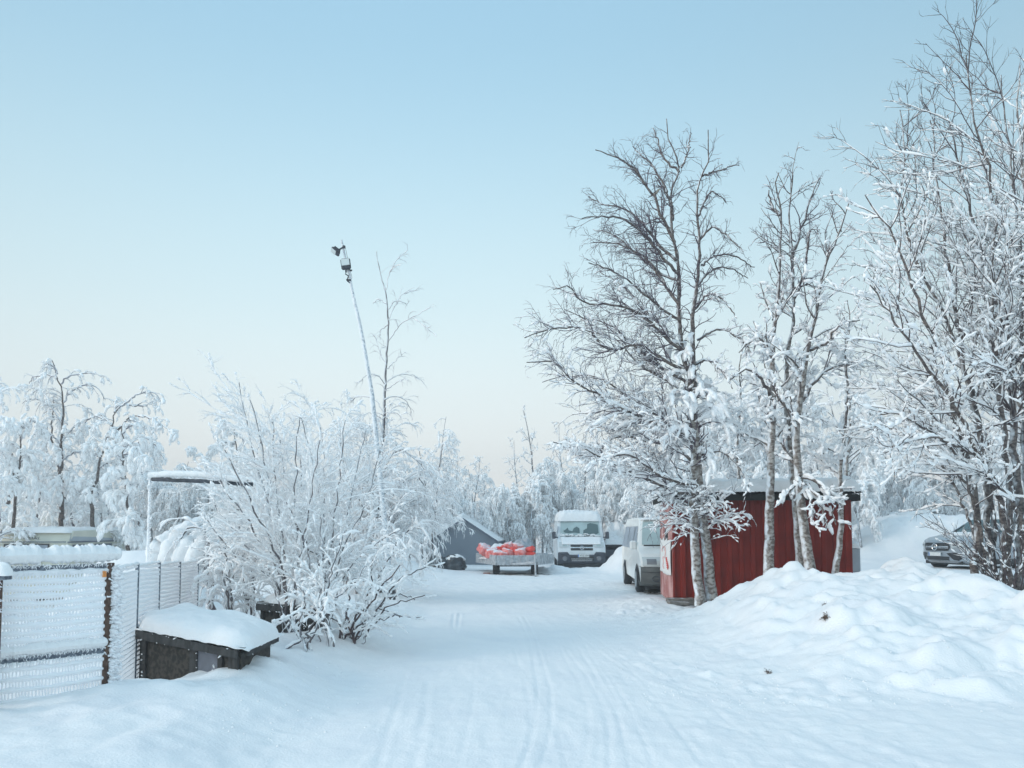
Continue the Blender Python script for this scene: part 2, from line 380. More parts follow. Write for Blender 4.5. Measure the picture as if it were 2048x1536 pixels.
    def build(s, name, material, parent=None, smooth=False, loc=None, recalc=True, bevel=0, sub=0):
        me = bpy.data.meshes.new(name); me.from_pydata(s.v, [], s.f)
        if recalc:
            import bmesh
            bm = bmesh.new(); bm.from_mesh(me); bmesh.ops.recalc_face_normals(bm, faces=bm.faces); bm.to_mesh(me); bm.free()
        mats = material if isinstance(material, (list, tuple)) else [material]
        for m in mats: me.materials.append(m)
        if len(mats) > 1: me.polygons.foreach_set('material_index', s.m)
        if smooth: me.polygons.foreach_set('use_smooth', [True] * len(me.polygons))
        o = bpy.data.objects.new(name, me); C.objects.link(o)
        if parent is not None: o.parent = parent
        if loc is not None: o.location = loc
        if bevel:
            md = o.modifiers.new('b', 'BEVEL'); md.width = bevel; md.segments = 2; md.limit_method = 'ANGLE'; md.angle_limit = R(35)
        if sub:
            md = o.modifiers.new('s', 'SUBSURF'); md.levels = sub; md.render_levels = sub
        return o
def snow_slab(name, corners, th, parent, seed=0, nx=40, ny=24, over=.05, rough=.04, mat_=None, edge=.25, uneven=.15):
    """a pillow of snow on the quad corners (a,b,c,d in order), bulging over its edges"""
    a, b, c, d = [Vector(p) for p in corners]
    rows_t, rows_b = [], []
    for i in range(ny + 1):
        v = i / ny; rt, rb = [], []
        for j in range(nx + 1):
            u = j / nx; p = (a * (1 - u) + b * u) * (1 - v) + (d * (1 - u) + c * u) * v
            eu = min(u, 1 - u) * ((b - a).length); ev = min(v, 1 - v) * ((d - a).length)
            ea, eb = min(1, eu / edge), min(1, ev / edge); e = max(0, 1 - math.hypot(1 - ea, 1 - eb)); prof = math.sqrt(max(0, 1 - (1 - e) ** 2.2))
            nz = float(fbm(np.array(p.x * 1.6 + seed), np.array(p.y * 1.6 + p.z), seed, 3)); nf = float(noise2(np.array(p.x * 7.), np.array(p.y * 7. + p.z * 5), seed + 9))
            h = th * prof * (1 + uneven * 2 * nz) + rough * nf * prof
            out = Vector(((u - .5) * 2, 0, 0)); cen = (a + b + c + d) / 4; od = (p - cen); od.z = 0
            w_ = over * (math.sin(min(1, e) * math.pi) * .0 + (1 - e) * .0) 
            q = p + Vector((0, 0, h)); rt.append(q)
            rb.append(p + Vector((0, 0, -.004 - (.02 * max(0, float(noise2(np.array(p.x * 9.), np.array(p.y * 9. + 3), seed))) if e < .3 else 0))))
        rows_t.append(rt); rows_b.append(rb)
    m = MB(); m.grid(rows_t); m.grid(rows_b)
    W = nx + 1; T = W * (ny + 1)
    brd = [j for j in range(W)] + [i * W + nx for i in range(1, ny + 1)] + [ny * W + j for j in range(nx - 1, -1, -1)] + [i * W for i in range(ny - 1, 0, -1)]
    for k in range(len(brd)):
        p, q = brd[k], brd[(k + 1) % len(brd)]; m.f.append((p, q, T + q, T + p)); m.m.append(0)
    return m.build(name, mat_ or M['snow'], parent, smooth=True)
# ------------------------------------------------------------------ ground
RX = np.array([1.6, 2.2, 2.8, 3.2, 3.43, 4.0, 4.4, 4.8, 5.1, 5.6, 6.2, 6.63, 7.0, 7.25, 7.8, 8.3, 8.7, 14.])
RZ = np.array([0, .05, .14, .26, .40, .69, .85, .89, .82, .84, .92, .96, .85, .70, .52, .42, .38, .40])
def trk(pts, ox=560, oy=1160, s=.390625):
    return np.array([[*PG(ox + x * s, oy + y * s)][:2] for x, y in pts])
TR = [trk(t) for t in (
    [(1220, 190), (1275, 300), (1300, 430), (1320, 560), (1310, 700), (1280, 850), (1225, 960)],
    [(1250, 190), (1310, 300), (1345, 430), (1385, 560), (1390, 700), (1370, 850), (1320, 960)],
    [(1430, 290), (1480, 380), (1560, 480), (1630, 600), (1670, 720), (1680, 860), (1685, 960)],
    [(1500, 300), (1560, 400), (1660, 560), (1730, 700), (1770, 850), (1790, 960)],
    [(1640, 430), (1770, 620), (1850, 790), (1890, 880), (1910, 960)],
    [(1480, 250), (1750, 450), (1900, 540), (2040, 580)], [(1560, 260), (1800, 430), (2000, 530), (2300, 620)],
    [(890, 175), (886, 230), (892, 270)], [(918, 175), (910, 230), (905, 270)],
    [(640, 480), (600, 650), (530, 850), (500, 960)], [(760, 520), (740, 700), (700, 900), (690, 960)],
    [(1240, 650), (1600, 690), (2000, 720)], [(1200, 820), (1290, 880), (1500, 905), (1900, 930)])]
_tr = np.random.RandomState(17)
for _k in range(9):
    _b = TR[2 + _k % 3]; _o = _tr.uniform(-1.5, 1.3); TR.append(_b + np.stack([_o + _tr.uniform(-.25, .25) * np.linspace(-1, 1, len(_b)), np.full(len(_b), _tr.uniform(-1, 1))], 1))
TW = [.035, .035, .03, .03, .03, .04, .04, .05, .05, .05, .06, .02, .02]
TD = [.014, .016, .014, .012, .012, .01, .01, .04, .04, .014, .018, .004, .005]
def seg_dist(x, y, pl):
    d = np.full(x.shape, 9.)
    for a, b in zip(pl[:-1], pl[1:]):
        ab = b - a; t = np.clip(((x - a[0]) * ab[0] + (y - a[1]) * ab[1]) / (ab @ ab), 0, 1)
        d = np.minimum(d, np.hypot(x - a[0] - t * ab[0], y - a[1] - t * ab[1]))
    return d
def G(x, y, detail=True):
    x = np.asarray(x, float); y = np.asarray(y, float)
    near = SS(40, 25, y)
    z = .012 * fbm(x * .5, y * .5, 3, 3) * near
    # left bank along the road
    bank = (.27 + .14 * np.exp(-((x + 2.35) / .55) ** 2 - ((y - 8.1) / .7) ** 2)) * SS(-1.55, -2.7, x + .25 * noise2(y * .5, y * 0 + 3.3)) * (.55 + .45 * SS(5.2, 7.2, y)) * SS(19, 14, y)
    bank = bank - .26 * SS(-3.0, -3.7, x) * SS(7.35, 7.9, y) * SS(14, 12, y)
    z = z + bank
    z = z + .75 * np.exp(-((x + 6.6) / 3.4) ** 2 - ((y - 31) / 5.) ** 2) + .5 * np.exp(-((x + 4.5) / 1.8) ** 2 - ((y - 21) / 4) ** 2)
    z = z - .85 * SS(-6, -11, x) * SS(11, 17, y) * SS(60, 45, y)
    z = z + 1.0 * np.exp(-(((x + 6.65) / .95) ** 4 + ((y - 14.6) / 1.3) ** 4))
    # ploughed mound on the right
    rz = np.interp(x, RX, RZ, left=0, right=.45); edge = 7.75 + .5 * SS(3, 1.6, x) * 4 + .35 * noise2(x * .9, x * 0 + 1.7)
    sf = np.clip((y - edge) / (13.0 - edge), 0, 1); sf = np.sin(sf * np.pi / 2) ** .95 * SS(-.01, .06, sf)
    behind = .40 * SS(6.3, 7.6, x) * SS(44, 36, y) + 0
    md = rz * sf; w_ = SS(13.6, 15.8, y)
    md = md * (1 - w_) + behind * w_
    z = z + md
    mm = np.clip(rz * 1.6, 0, 1) * SS(0, .15, sf) * (1 - .8 * w_)
    # banks and piles behind
    z = z + 1.12 * np.exp(-((x - 5.0) / 1.15) ** 4 - ((y - 31.3) / 1.2) ** 4)
    rdg = np.exp(-((y - 31.2) / .6) ** 2) * SS(.4, 1.0, x) * SS(4.4, 3.8, x); z = z + .17 * rdg
    bp = np.exp(-(np.abs(x - 16.4) / 3.0) ** 4 - (np.abs(y - 32.5) / 2.8) ** 4); z = z + 1.75 * bp + .5 * np.exp(-((x - 12.6) / 1.4) ** 2 - ((y - 31) / 2.) ** 2)
    z = z + .5 * np.exp(-((x - 22) / 3.) ** 2 - ((y - 33) / 2.5) ** 2)
    z = z + .16 * np.exp(-((x - 2.9) / .7) ** 2 - ((y - 17.1) / 1.1) ** 2)
    if detail:
        l1 = np.abs(fbm(x * .6, y * .75, 11, 3)); l2 = fbm(x * 2.1, y * 2.1, 21, 3); l3 = fbm(x * 6, y * 6, 31, 3)
        z = z + mm * (.20 * (l1 - .28) + .035 * l2 + .008 * l3)
        lumps = SS(.15, .6, noise2(x * 1.3 + 40, y * 1.3 + 12)) * .09 + SS(.2, .6, noise2(x * 3.1 + 4, y * 3.1 + 2)) * .05
        z = z + mm * lumps
        z = z + mm * (.018 * SS(.12, .42, fbm(x * 2.9, y * 2.9, 131, 2)) + .008 * SS(.1, .3, fbm(x * 7.5, y * 7.5, 137, 2)) + .05 * np.abs(fbm(x * 1.6, y * 1.6, 139, 2)))
        # crumbs along the foot of the mound
        foot = np.exp(-((y - edge - .1) / .5) ** 2) * SS(1.2, 2.2, x)
        z = z + foot * (.05 * np.clip(fbm(x * 3.3, y * 3.3, 41, 3) + .2, 0, 2)) * near
        z = z + bank * (.30 * fbm(x * .8, y * .8, 51, 3) + .07 * fbm(x * 4, y * 4, 52, 2))
        pile = np.clip(bp + np.exp(-((x - 5.0) / 1.3) ** 4 - ((y - 31.3) / 1.4) ** 4) + rdg * .6, 0, 1)
        z = z + pile * (.22 * np.abs(fbm(x * .9, y * .9, 61, 3)) + .06 * fbm(x * 4, y * 4, 62, 2) - .05)
        z = z + .05 * np.clip(fbm(x * 1.6, y * 1.6, 71, 3), -.3, 1) * SS(-1.2, -3, x) * SS(15, 19, y) * near
        rub = (SS(.9, 1.9, x) + SS(-1.2, -1.9, x)) * SS(4, 6, y) * SS(30, 22, y)
        z = z + .004 * fbm(x * 9, y * 1.1, 83, 3) * SS(14, 10, y) + .010 * np.clip(fbm(x * 3.2 + y * .6, y * .5, 84, 2), -.2, .5) * near * SS(-2, -1, x)
        z = z + (.005 + .008 * rub) * fbm(x * 5, y * 5, 81, 3) * near + .0035 * fbm(x * 14, y * 14, 82, 2) * SS(12, 8, y)
        # churned snow by the shed corner and wheel tracks
        z = z + .05 * SS(.0, .5, fbm(x * 2.6, y * 2.6, 91, 3)) * np.exp(-((x - 2.5) / 1.0) ** 2 - ((y - 15.6) / 2.2) ** 2)
        z = z + .03 * fbm(x * 1.4, y * 2.6, 95, 3) * SS(16, 20, y) * SS(34, 28, y) * SS(-2, 0, x) * SS(7, 4, x)
        for pl, wd, dp in zip(TR, [.55 * w for w in TW] + [.02] * 9, [.38 * d for d in TD[:9]] + [.006, .007, .004, .005] + [.0035] * 9):
            if len(np.shape(x)) == 0: break
            msk = (x > pl[:, 0].min() - .3) & (x < pl[:, 0].max() + .3) & (y > pl[:, 1].min() - .3) & (y < pl[:, 1].max() + .3)
            if not msk.any(): continue
            d = seg_dist(x[msk], y[msk], pl); z[msk] += -dp * np.exp(-(d / wd) ** 2) + dp * .45 * np.exp(-((d - wd * 2.1) / (wd * .8)) ** 2)
    return z
def gz(x, y): return float(G(np.array(x, float), np.array(y, float), True))
def axis_lines(segs):
    out = [segs[0][0]]
    for a, b, s0, s1 in segs:
        x = a
        while x < b - 1e-6:
            t = (x - a) / (b - a); x = min(b, x + s0 + (s1 - s0) * t); out.append(x)
    return np.array(out)
xs = axis_lines([(-130, -60, 30, 8), (-60, -14, 4, .3), (-14, -5.2, .3, .07), (-5.2, -1.2, .045, .04), (-1.2, 3.0, .022, .024), (3.0, 9.5, .04, .045), (9.5, 24, .08, .25), (24, 70, .3, 5), (70, 130, 8, 30)])
ys = axis_lines([(-50, 0, 12, 1.5), (0, 4, .8, .1), (4, 9, .035, .04), (9, 17, .045, .07), (17, 36, .08, .16), (36, 80, .25, 3), (80, 135, 4, 20)])
GX, GY = np.meshgrid(xs, ys); GZ = G(GX, GY)
nx_, ny_ = len(xs), len(ys); ii = (np.arange(ny_ - 1)[:, None] * nx_ + np.arange(nx_ - 1)[None])
def bare_shade_patch(cx, cy, rx, ry, seed, name='bare_ground_shade'):
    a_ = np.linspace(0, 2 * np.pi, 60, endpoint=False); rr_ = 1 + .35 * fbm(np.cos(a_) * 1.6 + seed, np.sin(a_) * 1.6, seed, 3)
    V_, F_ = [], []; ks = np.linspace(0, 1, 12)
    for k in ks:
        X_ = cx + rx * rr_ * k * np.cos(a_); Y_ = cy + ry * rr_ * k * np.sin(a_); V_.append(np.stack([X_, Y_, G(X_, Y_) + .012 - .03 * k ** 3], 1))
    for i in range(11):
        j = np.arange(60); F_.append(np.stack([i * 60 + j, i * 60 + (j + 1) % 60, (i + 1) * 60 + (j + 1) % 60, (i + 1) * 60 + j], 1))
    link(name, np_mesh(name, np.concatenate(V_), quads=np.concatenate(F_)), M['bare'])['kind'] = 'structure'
M['bare'] = frosty('gravel_contact_shade', (.13, .11, .10), (.22, .19, .17), nscale=5, lo=1.0, hi=1.35)
link('ground', np_mesh('ground', np.stack([GX, GY, GZ], -1), quads=np.stack([ii, ii + 1, ii + nx_ + 1, ii + nx_], -1)), M['ground'])['kind'] = 'structure'

bare_shade_patch(.15, 29.2, 1.5, 1.0, 3); bare_shade_patch(4.3, 21.3, 1.1, 1.9, 5); bare_shade_patch(15.6, 26.2, 2.4, 1.0, 7); bare_shade_patch(2.9, 34.6, 1.1, 1.6, 9)  # dark sheets: contact shade put in as colour, bare brown earth under the trailer

def crumb_field():
    r = np.random.RandomState(44); n = 3000
    X_ = r.uniform(1.2, 8.6, n); Y_ = r.uniform(7.2, 13.5, n); keep = r.rand(n) < np.clip(.12 + np.exp(-((Y_ - 8.0) / .55) ** 2) + .3 * np.clip(fbm(X_, Y_, 7, 2), 0, 1), 0, 1); X_, Y_ = X_[keep], Y_[keep]
    X2 = r.normal(-2.0, .35, 500); Y2 = r.uniform(6, 16, 500); X3 = r.normal(2.3, .5, 500); Y3 = r.uniform(12, 18, 500)
    X_ = np.concatenate([X_, X2, X3]); Y_ = np.concatenate([Y_, Y2, Y3]); Z_ = G(X_, Y_)
    V, T = clumps(r, np.stack([X_, Y_, Z_ - .001], 1), r.normal(0, 1, (len(X_), 3)), (.003, .013), (1, 1.6), .7)
    link('snow_crumbs', np_mesh('snow_crumbs', V, tris=T), M['ground'])['kind'] = 'stuff'
crumb_field()
# ------------------------------------------------------------------ red shed
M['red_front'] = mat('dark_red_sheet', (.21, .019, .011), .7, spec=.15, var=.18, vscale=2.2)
M['red_side'] = frosty('frost_lit_red_sheet', (.30, .06, .05), (.36, .09, .075), snow=(.74, .52, .50), nscale=3, lo=.55, hi=1.1, side=(-1, 0, 0), rough=.6)  # pink on left-facing ribs: frost plus side light put into the colour
M['black'] = mat('black_paint', (.018, .018, .02), .5)
M['roof_metal'] = mat('dark_roof_sheet', (.022, .022, .02), .8, var=.3, spec=.1)
M['old_wood'] = frosty('weathered_board', (.045, .042, .042), (.075, .07, .068), nscale=14, stretch=(4, 4, .6), lo=.95, hi=1.4, amount=-.05)
M['concrete'] = frosty('concrete', (.16, .15, .14), (.23, .21, .19), nscale=10, lo=.9, hi=1.2)
SX, SY, SW, SDp = 3.44, 17.0, 3.60, 2.75
def corr(n, pitch, depth, duty=.5, slope=.12):
    """trapezoid corrugation: list of (s, offset)"""
    out = []
    for i in range(n):
        a = i * pitch; out += [(a, 0), (a + pitch * (duty - slope), 0), (a + pitch * duty, depth), (a + pitch * (1 - slope), depth)]
    out.append((n * pitch, 0)); return out
SROT = R(-5)
sh = empty('storage_shed', (SX, SY, 0), SROT, 'dark red corrugated metal shed with a snow-covered flat roof', 'shed')
m = MB(); pr = corr(15, SW / 15, .05, .60, .07); ZB, ZT = .06, 2.30
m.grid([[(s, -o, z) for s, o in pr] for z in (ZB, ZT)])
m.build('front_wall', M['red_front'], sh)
m = MB(); pr = corr(15, SDp / 15, .035, .45, .12)
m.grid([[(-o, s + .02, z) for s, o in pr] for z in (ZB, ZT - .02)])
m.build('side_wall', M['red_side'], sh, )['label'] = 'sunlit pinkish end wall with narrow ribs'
m = MB(); m.box((SW / 2 + .01, SDp / 2 + .03, 1.17), (SW - .05, SDp - .03, 2.2)); m.build('inner_walls', M['black'], sh)
for x_ in (-.012, SW + .012): m = MB(); m.box((x_, -.012, 1.18), (.05, .05, 2.24), bev=.008); m.build('corner_trim', M['red_front'], sh)
m = MB(); m.box((SW / 2, SDp / 2, .0), (SW - .1, SDp - .1, .14)); m.build('sill', M['old_wood'], sh)
m = MB(); m.box((SW / 2, -.16, 2.30), (SW + .30, .04, .12)); m.box((-.17, SDp / 2, 2.30), (.04, SDp + .30, .11)); m.box((SW + .17, SDp / 2, 2.30), (.04, SDp + .30, .15))
m.box((SW / 2, SDp / 2, 2.345), (SW + .30, SDp + .28, .03)); m.build('fascia', M['roof_metal'], sh)
m = MB(); pts = []
nn = 46
rows = []
for y in (-.24, SDp + .2):
    rows.append([(-.22 + (SW + .44) * i / (nn * 4), y, 2.405 + .018 * math.sin(i / 4 * 2 * math.pi)) for i in range(nn * 4 + 1)])
m.grid(rows); m.build('roof', M['roof_metal'], sh, smooth=True)
snow_slab('snow_cover', [(-.24, -.22, 2.42), (SW + .24, -.22, 2.42), (SW + .24, SDp + .22, 2.42), (-.24, SDp + .22, 2.42)], .27, sh, 3, 70, 40, edge=.22)
# vent in the end wall
m = MB(); m.box((-.03, 1.15, 1.52), (.05, .42, .26), bev=.01); m.box((-.06, 1.15, 1.58), (.02, .36, .04)); m.box((-.06, 1.15, 1.48), (.02, .36, .04)); m.build('vent', M['black'], sh)
m = MB(); m.box((.28, -.10, .10), (.66, .30, .20), bev=.015)
tag(m.build('concrete_block', M['concrete'], None, loc=(SX - .15, SY - .06, .0)), 'dark concrete block under the near left corner of the red shed', 'concrete block')
m = MB(); m.box((0, 0, .0), (.42, .26, .07), rot=(0, .05, .1), bev=.012)
tag(m.build('stone_slab', M['concrete'], None, loc=(SX - .02, SY - .42, gz(SX, SY - .42) + .05)), 'flat snowy slab lying in front of the concrete block', 'slab')
# banner with red marks, hung on the end wall
M['banner'] = mat('banner_cloth', (.80, .80, .78), .8, bump=.2, bscale=6); M['banner_red'] = mat('banner_red', (.72, .10, .08), .7); M['banner_pink'] = mat('banner_pink', (.80, .50, .48), .7)
bn = empty('banner', (SX + 1.30 * math.sin(-SROT) - .05, SY + 1.30 * math.cos(SROT), 0), SROT, 'white banner with red marks hung on the end wall of the red shed', 'banner')
rows = []
for i in range(17):
    z = .62 + (1.42 - .62) * i / 16; rw = []
    for j in range(25):
        y = -1.18 + 2.36 * j / 24; e = (j / 12 - 1)
        zz = z + (.035 * abs(math.sin(j * .52)) if i == 16 else 0) + (.04 * (e * e) if i == 0 else 0) + (-.05 * abs(math.sin(j / 24 * math.pi * 3)) if i == 16 else 0)
        rw.append((-.012 - .012 * math.sin(j * .9 + i * .2), y, zz))
    rows.append(rw)
m = MB(); m.grid(rows); m.v_ = 0
o = m.build('cloth', M['banner'], bn, smooth=True); md = o.modifiers.new('t', 'SOLIDIFY'); md.thickness = .004
def stroke(pts, w, name, mt, par):
    m = MB()
    for (a, b) in zip(pts[:-1], pts[1:]):
        m.tube([(-.034, a[0], a[1]), (-.034, b[0], b[1])], w, 6)
    return m.build(name, mt, par)
# faint round emblem and a slanted red word, flat strokes on the cloth
ring = [(.12 + .36 * math.cos(t), 1.12 + .13 * math.sin(t)) for t in [k * math.pi / 9 for k in range(16)]]
stroke(ring, .011, 'emblem', M['banner_pink'], bn)
stroke([(.35, .98), (.2, .88), (.35, .80), (.15, .74)], .011, 'lettering', M['banner_pink'], bn)
for k, (y0, z0) in enumerate([(-.42, .99), (-.46, .95), (-.52, .91), (-.56, .87), (-.62, .83), (-.66, .79)]):
    stroke([(y0 + .14, z0), (y0 - .1, z0 + .02), (y0, z0 - .03)], .011, 'lettering', M['banner_red'], bn)
# grey meter cabinet right of the shed
M['cab'] = mat('cabinet_grey', (.36, .40, .44), .5, var=.08)
cb = empty('meter_cabinet', (SX + SW + .20, SY + .15, 0), 0, 'pale grey metal cabinet with a snow cap at the right side of the red shed', 'cabinet')
m = MB(); m.box((.0, 0, .98), (.30, .24, .52), bev=.01); m.build('body', M['cab'], cb)
m = MB(); m.box((0, -.128, .98), (.25, .012, .46), bev=.004); m.build('door', M['cab'], cb)
m = MB(); m.tube([(-.09, .06, 1.24), (-.10, .05, 1.6), (-.13, .08, 1.9)], .018, 6); m.tube([(-.03, .06, 1.24), (-.08, .05, 1.5), (-.12, .08, 1.85)], .012, 6); m.build('cable', M['black'], cb)
m = MB(); m.box((0, .02, .36), (.06, .06, .74)); m.build('post', M['cab'], cb)
snow_slab('snow_cover', [(-.17, -.15, 1.24), (.17, -.15, 1.24), (.17, .14, 1.24), (-.17, .14, 1.24)], .08, cb, 5, 12, 10, edge=.1, rough=.01)

# ------------------------------------------------------------------ kennel under snow
M['kennel'] = frosty('kennel_board', (.035, .034, .032), (.075, .068, .06), nscale=22, stretch=(1, 1, 1), lo=1.1, hi=1.5, amount=-.1)
M['kennel_frame'] = frosty('kennel_batten', (.045, .045, .045), (.07, .07, .07), nscale=18, stretch=(1, 1, .4), lo=1.0, hi=1.4, amount=-.05)
KA = P(282, 1300, 8.35); KB = P(482, 1335, 7.62); KC = P(540, 1330, 8.75)
kA = Vector((KA.x, KA.y, 0)); kB = Vector((KB.x, KB.y, 0)); kC = Vector((KC.x, KC.y, 0)); kD = kA + kC - kB
def kennel(name, A, B, Cc, zs, th, label, seed, low=-.15):
    D = A + Cc - B; zA, zB, zC, zD = zs
    r = empty(name, tuple(A), 0, label, 'dog kennel'); o = A
    ab = (B - A); bc = (Cc - B); al, bl = ab.length, bc.length; ux = ab.normalized(); uy = bc.normalized(); nf = Vector((ux.y, -ux.x, 0)); ns = Vector((uy.y, -uy.x, 0))
    def Q(u, v, z, off=Vector()): return (ab * u + bc * v) + off + Vector((0, 0, z))
    def zr(u, v): return (zA * (1 - u) + zB * u) * (1 - v) + (zD * (1 - u) + zC * u) * v
    def slab(mb, u0, u1, v, z0, t, face):
        pass
    m = MB()
    m.add([Q(0, 0, low), Q(1, 0, low), Q(1, 0, zr(1, 0) - .02), Q(0, 0, zr(0, 0) - .02), Q(0, 1, low), Q(1, 1, low), Q(1, 1, zr(1, 1) - .02), Q(0, 1, zr(0, 1) - .02)],
          [(0, 1, 2, 3), (1, 5, 6, 2), (5, 4, 7, 6), (4, 0, 3, 7)]); m.build('wall', M['kennel'], r)
    f1 = nf * .015
    def batten(u0, u1, z0, ztf, v=0, t=.022, name='batten', mt=None):
        m = MB(); p = [Q(u0, v, z0, f1 * .2), Q(u1, v, z0, f1 * .2), Q(u1, v, ztf(u1), f1 * .2), Q(u0, v, ztf(u0), f1 * .2)]; q = [x + nf * t for x in p]
        m.add(p + q, [(4, 5, 6, 7), (0, 4, 7, 3), (5, 1, 2, 6), (7, 6, 2, 3), (0, 1, 5, 4)]); m.build(name, mt or M['kennel_frame'], r)
    for (u0, u1) in ((.01, .07), (.53, .60), (.80, .84), (.90, .985)):
        batten(u0, u1, low, lambda u: zr(u, 0) - .075)
    batten(.60, .80, low, lambda u: zr(u, 0) - .08, t=.008, name='door', mt=M['kennel_door'])
    # fascia boards along the two visible eaves and the roof
    ov = .06
    m = MB(); p = [Q(-.05, 0, zr(0, 0) - .085, nf * ov), Q(1.02, 0, zr(1, 0) - .075, nf * ov), Q(1.02, 0, zr(1, 0), nf * ov), Q(-.05, 0, zr(0, 0), nf * ov)]; q = [x + nf * .022 for x in p]
    m.add(p + q, [(4, 5, 6, 7), (0, 4, 7, 3), (5, 1, 2, 6), (7, 6, 2, 3), (0, 1, 5, 4), (0, 3, 2, 1)])
    p = [Q(1.0, -.02, zr(1, 0) - .06, ns * ov), Q(1.0, 1.04, zr(1, 1) - .06, ns * ov), Q(1.0, 1.04, zr(1, 1), ns * ov), Q(1.0, -.02, zr(1, 0), ns * ov)]; q = [x + ns * .02 for x in p]
    m.add(p + q, [(4, 5, 6, 7), (0, 4, 7, 3), (5, 1, 2, 6), (7, 6, 2, 3), (0, 1, 5, 4), (0, 3, 2, 1)]); m.build('fascia', M['kennel_frame'], r)
    m = MB(); e = [Q(-.06, -.06, zr(0, 0) + .004), Q(1.05, -.07, zr(1, 0) + .004), Q(1.05, 1.06, zr(1, 1) + .004), Q(-.06, 1.06, zr(0, 1) + .004)]
    m.add(e + [x + Vector((0, 0, .02)) for x in e], [(0, 3, 2, 1), (4, 5, 6, 7), (0, 1, 5, 4), (1, 2, 6, 5), (2, 3, 7, 6), (3, 0, 4, 7)]); m.build('roof', M['roof_metal'], r)
    cr = [Q(-.10, -.10, zr(0, 0) + .022), Q(1.10, -.11, zr(1, 0) + .020), Q(1.12, 1.12, zr(1, 1) + .02), Q(-.08, 1.12, zr(0, 1) + .022)]
    snow_slab('snow_cover', cr, th, r, seed, 80, 60, edge=.34, rough=.012, uneven=.12)
    # crumbs of snow caught on the battens
    rs = np.random.RandomState(seed); pts = []
    for u in (.602, .985, .60, .70, .78, .05):
        for k in range(4): pts.append(Q(u + rs.uniform(-.01, .01), 0, rs.uniform(low + .2, zr(u, 0) - .06), nf * .04))
    for k in range(10):
        u = rs.uniform(0, 1.02); pts.append(Q(u, 0, zr(u, 0) - rs.choice([.085, .005, .0]), nf * (ov + .02)))
    for k in range(6):
        v = rs.uniform(0, 1.05); pts.append(Q(1, v, zr(1, v) - rs.choice([.06, .0]), ns * (ov + .02)))
    V, T = clumps(rs, np.array([tuple(p) for p in pts]), rs.normal(0, 1, (len(pts), 3)), (.004, .012)); link('snow_crumbs', np_mesh('snow_crumbs', V, tris=T), M['snow'], r)
    return r
M['kennel_door'] = mat('kennel_door_board', (.16, .17, .20), .7, var=.25, vscale=4)
kennel('dog_kennel', kA, kB, kC, (.60, .50, .47, .55), .18, 'low dark wooden kennel under a thick pillow of snow in front of the wire fence', 4)
k2 = Vector((-3.3, 10.6, 0))
kennel('dog_kennel', k2, k2 + Vector((.62, -.1, 0)), k2 + Vector((.7, .6, 0)), (.66, .62, .6, .62), .14, 'second dark kennel half hidden behind the frosted bush', 6)

# ------------------------------------------------------------------ wire fence thick with frost
M['steel'] = frosty('frosted_steel', (.10, .12, .15), (.2, .23, .27), nscale=30, lo=.2, hi=.6, side=(-.6, -.1, .4))
M['wire'] = mat('frosted_wire', (.92, .93, .95), .85, spec=.2)
M['gate_wood'] = frosty('gate_board', (.08, .05, .04), (.13, .085, .065), nscale=20, lo=.75, hi=1.1, side=(.5, -.3, .5))
M['tape'] = mat('orange_tape', (.75, .32, .10), .6)
rs = np.random.RandomState(11)
GL = P(4, 1060, 6.45); GR = P(222, 1060, 7.1); gl = Vector((GL.x, GL.y, 0)); gr_ = Vector((GR.x, GR.y, 0)); gd = gr_ - gl; gw = gd.length; gu = gd.normalized(); gn = Vector((gu.y, -gu.x, 0))
gate = empty('wire_gate', tuple(gl), 0, 'frost-caked wire mesh gate panel with a wooden post and a roll of snow on top', 'gate')
def GP(u, z, off=0): return gu * (u * gw) + gn * off + Vector((0, 0, z))
zt = lambda u: 1.335 + .0 * u
def rime_band(name, u0, u1, z, thk, dep, par, seed, hang=.0, P_=None, mt=None, n=70, sag=0):
    """a flattened lumpy roll of frost along a horizontal wire"""
    P_ = P_ or GP; rows = []
    for i in range(n + 1):
        u = u0 + (u1 - u0) * i / n; nz = float(noise2(np.array(u * 9.), np.array(z * 13.), seed)); nz2 = float(noise2(np.array(u * 40.), np.array(z * 31.), seed + 1))
        t = thk * (1 + .45 * nz + .25 * nz2); e = min(1, min(i, n - i) / 2 + .15); zz = z + sag * math.sin(u * math.pi) + .006 * nz; ring = []
        for k in range(8):
            a = k * math.pi / 4; c, s_ = math.cos(a), math.sin(a)
            ring.append(P_(u, zz + s_ * t * .5 * e - (hang * (abs(nz2) + .2) if s_ < -.5 else 0), c * dep * .5 * e * (1 + .3 * nz)))
        rows.append(ring + [ring[0]])
    m = MB(); m.grid(rows); return m.build(name, mt or M['wire'], par, smooth=True)
# frame
m = MB(); m.box((0, 0, 0), (.045, .075, 1.30)); m.v = [tuple(GP(1.0, .68) + Vector(v)) for v in m.v]; m.build('post', M['gate_wood'], gate)
m = MB(); m.tube([GP(-.02, .0), GP(-.02, 1.30)], .022, 8); m.build('post', M['steel'], gate)
for nm, z, t in (('top_rail', 1.30, .05), ('middle_rail', .57, .045)):
    m = MB(); m.box((0, 0, 0), (gw, .035, t), rot=(0, 0, math.atan2(gu.y, gu.x))); m.v = [tuple(GP(.5, z) + Vector(v)) for v in m.v]; m.build(nm, M['steel'], gate)
rime_band('snow_roll', -.10, 1.10, 1.415, .145, .18, gate, 1, mt=M['snow'], n=120)
rime_band('rime', -.02, 1.0, 1.275, .035, .06, gate, 2, hang=.03)
rime_band('snow_roll', -.03, 1.0, .645, .095, .12, gate, 3, mt=M['snow'], n=90)
zs_ = [1.205, 1.145, 1.085, 1.025, .965, .905, .845, .785, .725]
zlo = [.50, .42, .335, .25, .165, .08]
m = MB()
for z in zs_: pass
